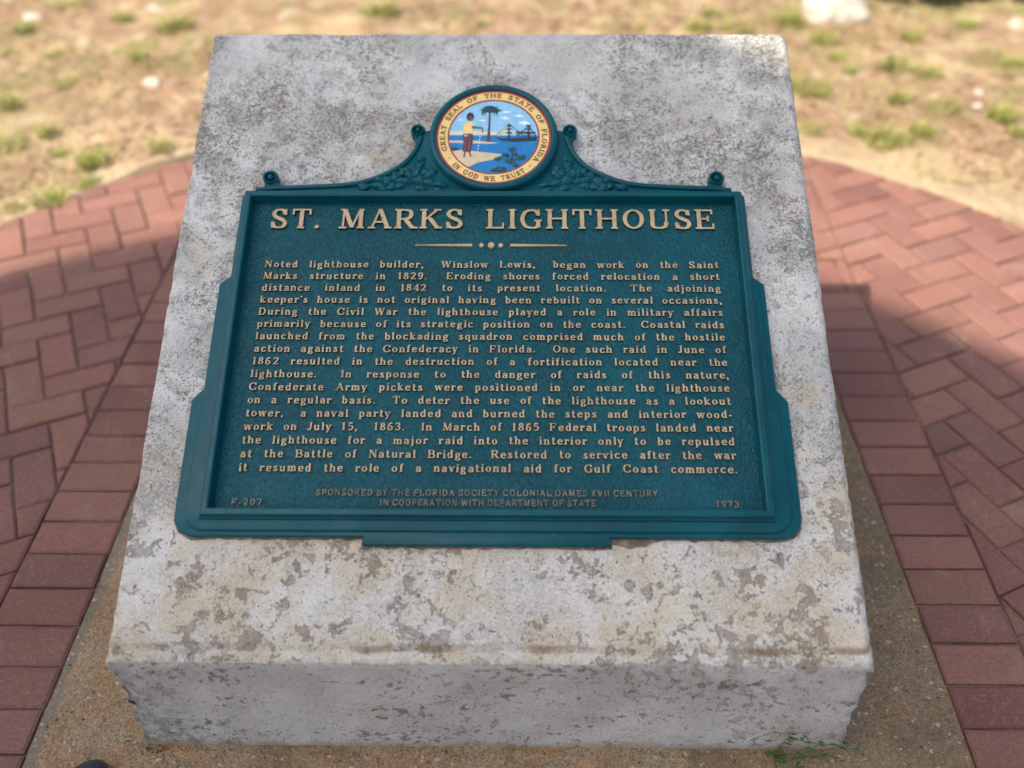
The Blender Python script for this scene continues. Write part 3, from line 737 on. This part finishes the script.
pict('sky', [[(-1, -.05), (1, -.05), (1, 1), (-1, 1)]], C_SKY, .0296)
pict('horizon_glow', [px([(205, 372), (300, 366), (520, 372), (520, 392), (205, 392)])], C_HOR, .0299)
pict('sea', [[(-1, .03), (1, .03), (1, -1), (-1, -1)]], C_SEA, .0298)
pict('shore', [px([(205, 430), (400, 432), (530, 446), (470, 452), (205, 444)]), px([(205, 497), (300, 492), (430, 505), (556, 519), (520, 548), (400, 572), (340, 600), (280, 590), (215, 540)])], C_SAND, .0301)
pict('shore_grass', [px([(210, 488), (230, 472), (265, 478), (275, 490), (240, 500)])], C_GRN, .0303)
pict('cloud', [px(x_) for x_ in ([(545, 240), (580, 232), (612, 240), (580, 248)], [(535, 280), (570, 270), (602, 282), (570, 292)], [(630, 265), (660, 256), (700, 266), (665, 276)], [(655, 310), (700, 300), (740, 316), (700, 326)], [(395, 295), (425, 290), (450, 298), (420, 305)], [(255, 295), (280, 288), (300, 296)])], C_WHT, .0299)
pict('palm_trunk', [px([(464, 240), (475, 240), (474, 340), (474, 436), (450, 438), (460, 340)])], C_BRN, .0303)
fr = []
for a in range(-35, 235, 15):
    ar = R(a); L = 72 if a < 190 else 60
    x0, y0 = 470, 222; L *= random.uniform(.8, 1.15); ex, ey = x0+L*math.cos(ar), y0-L*.42*math.sin(ar)+ (6 if abs(math.cos(ar)) > .8 else 0)
    nx, ny = -math.sin(ar)*6, -math.cos(ar)*6
    fr.append(px([(x0, y0), ((x0+ex)/2+nx, (y0+ey)/2+ny-3), (ex, ey+4), ((x0+ex)/2-nx, (y0+ey)/2-ny+5)]))
for dx in (-52, -34, 30, 50): fr.append(px([(470+dx*.6, 225), (470+dx, 228), (470+dx*1.05, 268), (470+dx*.75, 245)]))
pict('palm_crown', fr+[ell(*px([(470, 222)])[0], .14, .1)], C_GRN, .0305)
pict('head', [ell(*px([(340, 272)])[0], .085, .115)], C_BLK, .0307)
pict('face', [ell(*px([(345, 285)])[0], .045, .06)], C_SKIN, .0309)
pict('blouse', [px([(322, 305), (350, 305), (362, 330), (358, 388), (296, 388), (300, 325)])], C_YEL, .0305)
pict('arm', [px([(352, 335), (425, 344), (428, 352), (352, 350)]), px([(420, 350), (428, 350), (430, 378), (422, 374)])], C_SKIN, .0307)
pict('skirt', [px([(297, 386), (360, 386), (362, 440), (350, 505), (298, 502), (300, 440)])], C_BRN, .0307)
pict('flower', [ell(*px([(315, 398)])[0], .035, .03), *[ell(*px([(412-3*i, 385+20*i)])[0], .012, .018) for i in range(7)]], C_WHT, .0309)
pict('leg', [px([(308, 500), (318, 500), (312, 540), (302, 540)]), px([(335, 503), (347, 503), (352, 525), (368, 532), (345, 533)])], C_SKIN, .0305)
sh = [px([(505, 405), (540, 416), (620, 414), (780, 408), (778, 430), (640, 438), (545, 430)])]
for xm, yt in ((597, 318), (727, 330)): sh += [px([(xm-4, yt), (xm+4, yt), (xm+5, 420), (xm-5, 420)])]+[px([(xm-d, y_), (xm+d, y_), (xm+d*.8, y_+7), (xm-d*.8, y_+7)]) for d, y_ in ((18, 330), (24, 352), (22, 376))]
sh += [px([(645, 372), (770, 372), (770, 380), (645, 380)])]+[px([(x_, 378), (x_+5, 378), (x_+5, 405), (x_, 405)]) for x_ in range(648, 770, 17)]
pict('ship', sh, C_BLK, .0305)
pict('ship_sail', [px([(508, 402), (590, 328), (592, 336), (530, 400)]), px([(545, 398), (588, 350), (592, 396)]), px([(605, 345), (640, 395), (632, 398), (606, 360)])], C_HOR, .0303)
def spiky(x, y, rx, ry, n, seed):
    rn = random.Random(seed); out = []
    for i in range(2*n):
        a = math.pi*i/n; k = rn.uniform(.85, 1.15) if i % 2 == 0 else rn.uniform(.45, .65); out.append((x+rx*k*math.cos(a), y+ry*k*math.sin(a)))
    return px(out)
bs = [spiky(*c_, 9, i) for i, c_ in enumerate(((620, 488, 30, 22), (575, 524, 27, 16), (528, 549, 34, 17), (610, 562, 46, 28), (680, 541, 40, 26), (648, 592, 28, 16), (590, 528, 20, 14), (640, 520, 20, 16)))]
bs += [px([(478, 630), (500, 605), (512, 612), (528, 594), (545, 606), (566, 598), (585, 612), (584, 628), (540, 636)]), px([(616, 495), (626, 495), (624, 560), (614, 560)])]
rw_ = random.Random(8); wv = []
for i in range(34):
    X, Y = rw_.uniform(240, 760), rw_.uniform(400, 625)
    if ((X-497)/293)**2+((403-Y)/238)**2 > .85 or (Y > 490 and X < 560) : continue
    L_w = rw_.uniform(8, 28); wv.append(px([(X-L_w, Y), (X, Y-2.2), (X+L_w, Y), (X, Y+2.2)]))
pict('wave', wv, flat('seal_wave', (.05, .30, .55)), .0300, False)
pict('shrub_highlight', [spiky(x_, y_, 9, 6, 5, k_) for k_, (x_, y_) in enumerate(((612, 480), (570, 518), (600, 552), (630, 566), (676, 532), (522, 543), (540, 612)))], flat('seal_leaf_light', (.01, .16, .12)), .0307, False)
pict('rigging', [px([(598, 322), (600, 320), (700, 402), (697, 404)]), px([(596, 322), (598, 324), (512, 402), (508, 402)]), px([(727, 332), (729, 334), (650, 400), (647, 398)]), px([(727, 332), (729, 330), (778, 400), (775, 402)])], C_BLK, .0305, False)
pict('skirt_fold', [px([(312, 392), (318, 392), (314, 498), (308, 498)]), px([(334, 392), (339, 392), (342, 500), (336, 500)])], flat('seal_fold', (.20, .07, .07)), .0311, False)
pict('shrub', bs, C_GRN, .0304, False)
lt = Letters()
def arctext(text, mid, span, rb, h, out=True):
    W = sum(G[c][0] if c != ' ' else .75 for c in text)+.22*(len(text)-1)
    k = span/W; x = 0
    for c in text:
        wd = G[c][0] if c != ' ' else .75
        if c != ' ':
            ac = mid-(x+wd/2-W/2)*k if out else mid+(x+wd/2-W/2)*k
            def fn(a, b_, ac=ac, wd=wd):
                px_ = (a-wd/2)*k*(rb+h/2)
                if out:
                    rx, ry = rb+b_*h, px_; return (U0+rx*math.cos(ac)+ry*math.sin(ac), SV+rx*math.sin(ac)-ry*math.cos(ac))
                rx, ry = rb+h-b_*h, px_; return (U0+rx*math.cos(ac)-ry*math.sin(ac), SV+rx*math.sin(ac)+ry*math.cos(ac))
            lt.put(c, fn, .0300, .0310, .2, .12, True, 3)
        x += wd+.22
arctext('GREAT SEAL OF THE STATE OF FLORIDA', R(82), R(237), .1035, .0115)
arctext('IN GOD WE TRUST', R(264), R(86), .1035, .0115, False)
arctext('·', R(-148), R(3), .1035, .0115, False); arctext('·', R(-45), R(3), .1035, .0115, False)
lt.build('seal_lettering', seal, [C_INK, C_INK])

# inscription
ZF = .0120
lt = Letters()
T_, t_ = .185, .085
xs = [('ST.', -.4690, -.3640), ('MARKS', -.3260, -.0680), ('LIGHTHOUSE', -.0215, .4495)]
for wd, a, b_ in xs:
    h = .0475; sx = (b_-a)/(sum(G[c][0] for c in wd)+.13*(len(wd)-1))
    x = a
    for c in wd:
        lt.put(c, lambda p, q, X=x: (X+p*sx, .8655+q*h), ZF-.001, ZF+.0050, T_*h/sx*.98, t_, True, 8); x += (G[c][0]+.13)*sx
lt.build('title_lettering', plq, [M_TAN, M_TEALD])
bm = bmesh.new()
def lens(x0, x1, v, big):
    n = 12; P = []
    for i in range(n+1): t = i/n; P.append((x0+(x1-x0)*t, v+.0006+(.0022*(t if big else 1-t))))
    for i in range(n, -1, -1): t = i/n; P.append((x0+(x1-x0)*t, v-.0006-(.0022*(t if big else 1-t))))
    return P
add_prism(bm, lens(-.1663, -.0490, .8268, True), ZF-.001, ZF+.004); add_prism(bm, lens(.0285, .1445, .8268, False), ZF-.001, ZF+.004)
for x, r in ((-.0300, .0048), (-.0105, .0068), (.0092, .0048)): add_prism(bm, ell(x, .8268, r, r, 16), ZF-.001, ZF+.005, .001, 1)
from_bm('divider_rule', bm, M_TAN, plq)
LINES = ["Noted lighthouse builder,  Winslow Lewis,  began work on the Saint",
 "Marks structure in 1829.  Eroding shores forced relocation a short",
 "distance inland in 1842 to its present location.  The adjoining",
 "keeper's house is not original having been rebuilt on several occasions,",
 "During the Civil War the lighthouse played a role in military affairs",
 "primarily because of its strategic position on the coast.  Coastal raids",
 "launched from the blockading squadron comprised much of the hostile",
 "action against the Confederacy in Florida.  One such raid in June of",
 "1862 resulted in the destruction of a fortification located near the",
 "lighthouse.  In response to the danger of raids of this nature,",
 "Confederate Army pickets were positioned in or near the lighthouse",
 "on a regular basis.  To deter the use of the lighthouse as a lookout",
 "tower,  a naval party landed and burned the steps and interior wood-",
 "work on July 15,  1863.  In March of 1865 Federal troops landed near",
 "the lighthouse for a major raid into the interior only to be repulsed",
 "at the Battle of Natural Bridge.  Restored to service after the war",
 "it resumed the role of a navigational aid for Gulf Coast commerce."]
for i, s_ in enumerate(LINES):
    lt = Letters(); v = .7733-i*.02710
    line(lt, s_, -.4685, .4488, v, .0156, .0163, .0027, ZF-.001, ZF+.0036,   .185, .088, True, 3, .02)
    lt.build('inscription_line', plq, [M_TAN, M_TEALD])
for s_, a, b_, v, h in (("SPONSORED BY THE FLORIDA SOCIETY COLONIAL DAMES XVII CENTURY", -.3216, .3014, .2945, .0118),
                        ("IN COOPERATION WITH DEPARTMENT OF STATE", -.2035, .1883, .2755, .0118), ("F-207", -.4748, -.4183, .2755, .0118), ("1973", .4052, .4467, .2755, .0118)):
    lt = Letters(); n = len(s_.replace(' ', ''))
    sx = .0108 if ' ' in s_ else (b_-a)/(sum(G[c][0] for c in s_)+.2*(n-1))
    line(lt, s_, a, b_, v, h, sx, .2*sx, ZF-.001, ZF+.0026, .17, .15, False, 3, .02)
    lt.build('sponsor_line', plq, [M_DULL, M_TEALD])

# ------------------------------------------------------------------ plants, stones, shoe, added lighthouse
def mat_leaf(name, c1, c2):
    m = N(name, .6, .3); c = m.mix(m.geo.outputs['Random Per Island'], c1, c2); m.b.inputs['Subsurface Weight'].default_value = 0
    return m.done(c)
M_GR = mat_leaf('grass_blade', (.12, .16, .02), (.30, .31, .07)); M_DRY = mat_leaf('dry_grass', (.35, .25, .12), (.22, .2, .06))
def blade(bm, x, y, z, h, lean, az, w_, mat=0):
    d = Vector((math.cos(az), math.sin(az), 0)); s = Vector((-d.y, d.x, 0))*w_
    p = Vector((x, y, z)); prev = (bm.verts.new(p-s), bm.verts.new(p+s))
    for k in (1, 2, 3):
        t = k/3; c = p+Vector((0, 0, h*t*(1-.25*t*lean)))+d*(h*lean*t*t)
        if k < 3: cur = (bm.verts.new(c-s*(1-t*.5)), bm.verts.new(c+s*(1-t*.5))); f = bm.faces.new((prev[0], prev[1], cur[1], cur[0]))
        else: f = bm.faces.new((prev[0], prev[1], bm.verts.new(c)))
        f.material_index = mat
        prev = cur
protos = []
for k in range(4):
    bm = bmesh.new(); rr = (.05, .07, .04, .09)[k]
    for i in range((110, 160, 80, 150)[k]):
        r = rr*math.sqrt(random.random()); a = random.uniform(0, 6.28)
        blade(bm, r*math.cos(a), r*math.sin(a), 0, random.uniform(.03, .08), random.uniform(.2, 1.3), random.uniform(0, 6.28), .0022, 1 if random.random() < (.2, .35, .15, .5)[k] else 0)
    me = bpy.data.meshes.new('grass_tuft'); bm.to_mesh(me); bm.free(); me.materials.append(M_GR); me.materials.append(M_DRY); protos.append(me)
TUFTS = [(1.46, 3.31), (1.45, 3.5), (1.48, 3.15), (1.27, 3.01), (1.68, 3.17), (1.79, 3.08), (1.6, 2.85), (1.76, 2.78), (1.61, 2.57), (1.47, 2.52), (1.37, 2.6), (1.2, 2.62), (1.97, 2.7), (1.99, 2.57), (1.87, 3.55), (1.68, 3.57), (2.18, 3.71), (2.24, 3.27), (-2.3, 3.58), (-2.08, 3.34), (-1.68, 3.27), (-1.61, 3.65), (-1.82, 3.12), (-1.91, 3.03), (-1.55, 2.31), (-1.52, 2.17), (-1.31, 2.38), (-1.73, 2.01), (-1.6, 2.03), (-1.73, 2.43), (-1.82, 2.57), (-2.22, 3.97), (-1.91, 3.79), (-2.08, 2.81), (-2.29, 3.34), (-1.95, 2.49), (0.61, 3.61), (0.89, 3.64), (0.97, 3.84), (1.08, 3.64), (1.34, 3.74), (-0.65, 3.87), (-0.15, 3.74)]
def gz(x, y):
    r = math.hypot(x-CX, y-CY); fade = max(0, 1-((r-RP)/6.8)**3)
    return -.04+fade*(.03+.035*noise.fractal(Vector((x*1.3, y*1.3, 0)), 1, 2, 4)+.02*noise.noise(Vector((x*6, y*6, 2))))
for i, (x, y) in enumerate(TUFTS):
    o = bpy.data.objects.new('grass_tuft', protos[i % 4]); COL.objects.link(o)
    o.location = (x, y, gz(x, y)-.004); s = random.choice((.5, .7, .8, 1.0, 1.25)); o.scale = (s, s, s*.9); o.rotation_euler.z = random.uniform(0, 6.28)
    tag(o, 'small green grass tuft growing in the sandy ground behind the plinth', 'grass tuft', 'grass tufts scattered in the sand')
# thin turf and litter
bm = bmesh.new()
for i in range(120000):
    x, y = random.uniform(-5, 5), random.uniform(1.9, 8)
    if math.hypot(x-CX, y-CY) < RP+.08: continue
    dn = noise.fractal(Vector((x*1.7, y*1.7, 5)), 1, 2, 4)
    if dn < random.uniform(-.25, .38): continue
    blade(bm, x, y, gz(x, y)-.003, random.uniform(.012, .04), random.uniform(.3, 1.6), random.uniform(0, 6.28), .0022, 0 if random.random() < .45 else 1)
me = bpy.data.meshes.new('grass'); bm.to_mesh(me); bm.free()
tag(link('grass', me, [M_GR, M_DRY]), 'thin sparse grass on the sandy ground behind the brick circle', 'grass', kind='stuff')
M_LIT = mat_leaf('dead_leaf', (.09, .05, .028), (.40, .24, .14))
bm = bmesh.new()
for i in range(42000):
    x, y = random.uniform(-4.5, 4.5), random.uniform(1.9, 7)
    if math.hypot(x-CX, y-CY) < RP+.05: continue
    if noise.fractal(Vector((x*1.2, y*1.2, 9)), 1, 2, 4) < random.uniform(-.35, .35): continue
    L, w_ = random.uniform(.008, .03), random.uniform(.003, .01); a = random.uniform(0, 6.28); z = gz(x, y)+random.uniform(0, .006)
    q = [(L, 0, .002), (0, w_, .0), (-L, 0, .004), (0, -w_, .002)]
    bm.faces.new([bm.verts.new((x+p[0]*math.cos(a)-p[1]*math.sin(a), y+p[0]*math.sin(a)+p[1]*math.cos(a), z+p[2]*random.uniform(0, 2))) for p in q])
me = bpy.data.meshes.new('leaf_litter'); bm.to_mesh(me); bm.free()
tag(link('leaf_litter', me, M_LIT), 'dead brown leaves and twigs strewn over the sand', 'leaf litter', kind='stuff')

M_ST = simple('pale_limestone', (.42, .37, .30), .9, .2, 20, .004, 60)
def stone(x, y, sx, sy, sz, seed, label, group=None, rz=0):
    bm = bmesh.new(); bmesh.ops.create_icosphere(bm, subdivisions=4, radius=1)
    for v in bm.verts:
        d = v.co.copy(); k = 1+.22*noise.noise(d*1.3+Vector((seed, 0, 0)))+.12*noise.fractal(d*3+Vector((0, seed, 0)), 1, 2, 3)
        v.co = Vector((d.x*sx*k, d.y*sy*k, max(-.3, d.z)*sz*k))
    o = from_bm('stone', bm, M_ST, None, 60); o.location = (x, y, gz(x, y)); o.rotation_euler.z = rz
    tag(o, label, 'stone', group)
stone(1.585, 3.84, .17, .10, .10, 3, 'large pale rock in the sand beyond the rear right corner of the plinth', rz=-.1)
stone(-1.543, 3.043, .045, .035, .022, 5, 'pale stone in the thin grass, nearest to the upper left corner of the plinth')
stone(-2.365, 3.808, .05, .04, .02, 9, 'pale stone in grass at the far left top corner of the photo')
stone(-1.811, 3.973, .04, .03, .02, 11, 'pale stone at the top edge of the photo, left of the plinth')
stone(2.42, 3.71, .04, .035, .03, 13, 'small pale stone by the dark bushes at the far right')
stone(1.965, 2.944, .022, .02, .012, 15, 'tiny white stone in the sand right of the plinth, farther of the close pair')
stone(1.91, 2.80, .022, .018, .012, 17, 'tiny white stone in the sand right of the plinth, nearer of the close pair')

# dark low bushes at the far right
M_BU = mat_leaf('bush_leaf', (.012, .03, .010), (.05, .085, .02)); M_TW = simple('twig', (.09, .06, .045), .9)
def bush(x, y, rx, h, seed, label):
    rnd = random.Random(seed); root = empty('bush', (x, y, gz(x, y)))
    tag(root, label, 'bush', 'dark bushes beyond the sand')
    bm = bmesh.new()
    for i in range(1900):
        th, ph = rnd.uniform(0, 6.28), math.acos(rnd.uniform(-.1, 1)); d = Vector((math.sin(ph)*math.cos(th), math.sin(ph)*math.sin(th), math.cos(ph)))
        k = rnd.uniform(.55, 1.0)*(1+.35*noise.noise(d*2.2+Vector((seed, 0, 0))))
        c = Vector((d.x*rx, d.y*rx*.7, .03+d.z*h))*k; a = Vector((rnd.uniform(-1, 1), rnd.uniform(-1, 1), rnd.uniform(-1, 1))).normalized()
        b_ = a.cross(Vector((rnd.uniform(-1, 1), rnd.uniform(-1, 1), 1))).normalized(); L = rnd.uniform(.015, .03)
        bm.faces.new([bm.verts.new(c+v_) for v_ in (a*L, b_*L*.4, -a*L, -b_*L*.4)])
    me = bpy.data.meshes.new('foliage'); bm.to_mesh(me); bm.free(); link('foliage', me, M_BU, root)
    bm = bmesh.new()
    for i in range(9):
        a = rnd.uniform(0, 6.28); p = Vector((0, 0, -.02)); e = Vector((math.cos(a)*rx*.8, math.sin(a)*rx*.55, h*rnd.uniform(.5, .9)))
        add_tube(bm, [p, e*.5+Vector((0, 0, .04)), e], [.008, .005, .002], 5)
    from_bm('stems', bm, M_TW, root, 60)
bush(2.12, 4.14, .34, .30, 1, 'dark low bush beyond the sand, left one of the row by the pale rock')
bush(2.72, 4.16, .38, .34, 2, 'dark low bush beyond the sand, in the middle of the row')
bush(3.35, 4.2, .36, .32, 3, 'dark low bush beyond the sand, rightmost of the row')

# weed at the foot of the plinth
root = empty('weed', (.535, -.012, .002)); tag(root, 'small straggly green weed rooted at the front foot of the plinth near its right corner', 'weed')
M_W1 = mat_leaf('weed_leaf', (.02, .06, .01), (.07, .13, .025)); M_W2 = simple('weed_stem', (.11, .15, .04), .6)
bm = bmesh.new()
ST_ = [[(0, 0, 0), (-.004, .002, .03), (.010, .003, .060), (.012, .003, .078)],
       [(.012, .003, .062), (.06, .0, .052), (.11, -.002, .045), (.155, -.004, .026)],
       [(0, 0, 0), (.03, -.004, .012), (.055, -.004, .035), (.075, -.002, .060)],
       [(0, 0, 0), (-.02, -.004, .022), (-.03, -.006, .030)], [(0, 0, 0), (.0, -.02, .014), (.012, -.032, .004)],
       [(.04, -.004, .022), (.075, -.006, .020), (.10, -.008, .014)], [(.105, -.002, .046), (.125, -.003, .056)]]
for s_ in ST_: add_tube(bm, [(p[0], p[1]-.004, p[2]) for p in crom([tuple(q[:2]) for q in s_], 1) and s_], .0011, 5)
from_bm('stem', bm, M_W2, root, 60)
bm = bmesh.new()
def wl(x, y, z, L, az, el, w_=.0035):
    d = Vector((math.cos(az)*math.cos(el), math.sin(az)*math.cos(el), math.sin(el))); s = Vector((0, -.45, .9)).cross(d).normalized()
    p = Vector((x, y-.004, z)); q = p+d*L*.45
    a, b_, c, e = bm.verts.new(p), bm.verts.new(q+s*w_), bm.verts.new(p+d*L-Vector((0, 0, L*.15))), bm.verts.new(q-s*w_); bm.faces.new((a, b_, c, e))
rw = random.Random(4)
for i in range(17):
    wl(rw.uniform(-.012, .03), rw.uniform(-.03, .002), rw.uniform(0, .018), rw.uniform(.014, .034), rw.uniform(-3.1, 3.1), rw.uniform(.1, 1.2), .002)
for s_ in ST_:
    for k in range(len(s_)-1):
        for t in (.2, .6, .95):
            p = [s_[k][a]+(s_[k+1][a]-s_[k][a])*t for a in (0, 1, 2)]; wl(*p, rw.uniform(.010, .022), rw.choice((0, 0, math.pi))+rw.uniform(-.5, .2), rw.uniform(-.6, 1.1), .0022)
me = bpy.data.meshes.new('leaves'); bm.to_mesh(me); bm.free(); link('leaves', me, M_W1, root)

# crumbs of soil washed against the foot of the plinth
bm = bmesh.new(); rc = random.Random(21)
for i in range(900):
    t = rc.random()
    if t < .6: x, y = rc.uniform(-.66, .66), -abs(rc.gauss(0, .012))-.003
    elif t < .8: x, y = rc.gauss(-.64, .02), rc.gauss(-.004, .008)-.006
    else: x, y = rc.choice((-1, 1))*(.665+abs(rc.gauss(0, .012))), rc.uniform(0, 1.25)
    if noise.noise(Vector((x*9, y*9, 3))) < rc.uniform(-.5, .3): continue
    r = rc.uniform(.0008, .003); q = [bm.verts.new((x+r*rc.uniform(-1, 1), y+r*rc.uniform(-1, 1), .0022+r*k*.7)) for k in (0, .3, .5, 1.2)]
    for f in ((0, 1, 2), (0, 1, 3), (1, 2, 3), (0, 2, 3)): bm.faces.new([q[k] for k in f])
tag(from_bm('soil_crumbs', bm, simple('soil_crumb', (.10, .065, .035), .95, .5, 80)), 'dark crumbs of soil and grit washed against the foot of the plinth', 'soil crumbs', kind='stuff')

# toe of a shoe
M_SH = simple('navy_rubber', (.018, .018, .04), .45, .2, 60); M_SO = simple('shoe_sole', (.05, .05, .055), .7)
sroot = empty('shoe', (-.736, -.184, 0)); tag(sroot, 'dark navy rounded shoe toe on the slab at the lower left corner of the photo', 'shoe')
def shoe_half(t): return (.033+.011*t/.7) if t < .7 else .044*math.sqrt(max(0, 1-((t-.7)/.3)**2))
TS = [.7*i/12 for i in range(12)]+[.7+.3*math.sin(math.pi/2*i/14) for i in range(15)]
bm = bmesh.new(); rows = []
for t in TS:
    y = -.13+.27*t; w_ = max(.0015, shoe_half(t))
    hh = (.10 if t < .45 else .10-.042*((t-.45)/.55)); hh = .022+(hh-.022)*(1 if t < .7 else math.sqrt(max(0, 1-((t-.7)/.3)**2)))
    rows.append([bm.verts.new((w_*math.cos(a), y, .0215+(hh-.0215)*max(0, math.sin(a))**.7)) for a in [math.pi*k/12 for k in range(13)]])
for a, b_ in zip(rows, rows[1:]):
    for k in range(12): bm.faces.new((a[k], a[k+1], b_[k+1], b_[k]))
bm.faces.new(rows[0]); bm.faces.new(rows[-1])
from_bm('upper', bm, M_SH, sroot, 60)
bm = bmesh.new(); L_ = [(shoe_half(t)+.003 if t < .999 else .004, -.135+.278*t) for t in TS]
add_prism(bm, L_+[(-a, b_) for a, b_ in reversed(L_)], .003, .024, .003, 2)
from_bm('sole', bm, M_SO, sroot, 50)

# unseen white lighthouse, added so its gallery throws the round shade over the plinth
M_LW = simple('white_masonry', (.62, .61, .57), .85, .06, 3, .01, 30); M_LB = simple('black_iron', (.02, .02, .022), .5); 
m = N('lantern_glass', .05); m.b.inputs['Transmission Weight'].default_value = .9; M_GL = m.done((.8, .85, .85))
LH = 12.0; off = SUN*(LH/SUN.z); LX, LY = -.30+off.x, -.49+off.y
shade_lh = empty('lighthouse', (LX, LY, -.05)); tag(shade_lh, 'unseen white round lighthouse tower with black gallery, added behind the viewer for its shade', 'lighthouse')
bm = bmesh.new(); add_lathe(bm, [(2.15, 0), (2.15, .25), (2.05, .3), (1.7, LH-.9), (1.8, LH-.8), (1.95, LH-.5), (2.0, LH-.3), (0, LH-.3)], n=96); from_bm('tower', bm, M_LW, shade_lh, 40)
bm = bmesh.new(); add_lathe(bm, [(0, LH-.29), (2.2, LH-.29), (2.40, LH-.25), (2.44, LH-.02), (2.41, LH), (0, LH)], n=128); from_bm('gallery', bm, M_LB, shade_lh, 40)
bm = bmesh.new(); add_lathe(bm, [(.85, LH+.005), (.85, LH+.5), (0, LH+.5)], n=32); from_bm('lantern_base', bm, M_LW, shade_lh, 40)
bm = bmesh.new(); add_lathe(bm, [(.8, LH+.505), (.8, LH+1.3)], n=12); from_bm('lantern_glass', bm, M_GL, shade_lh)
bm = bmesh.new(); add_lathe(bm, [(.9, LH+1.3), (.6, LH+1.55), (.1, LH+1.75), (.08, LH+1.9), (0, LH+1.95)], n=32); from_bm('lantern_roof', bm, M_LB, shade_lh, 40)
bm = bmesh.new(); bmesh.ops.create_cube(bm, size=1)
for v in bm.verts: v.co = Vector((v.co.x*.2+2.02, v.co.y*1.0, v.co.z*2.1+1.05))
from_bm('door', bm, M_LB, shade_lh)
for z in (4.5, 8.0):
    bm = bmesh.new(); bmesh.ops.create_cube(bm, size=1)
    for v in bm.verts: v.co = Vector((v.co.x*.1+2.05-.35*z/LH+.02, v.co.y*.6, v.co.z*.9+z))
    from_bm('window', bm, M_LB, shade_lh)
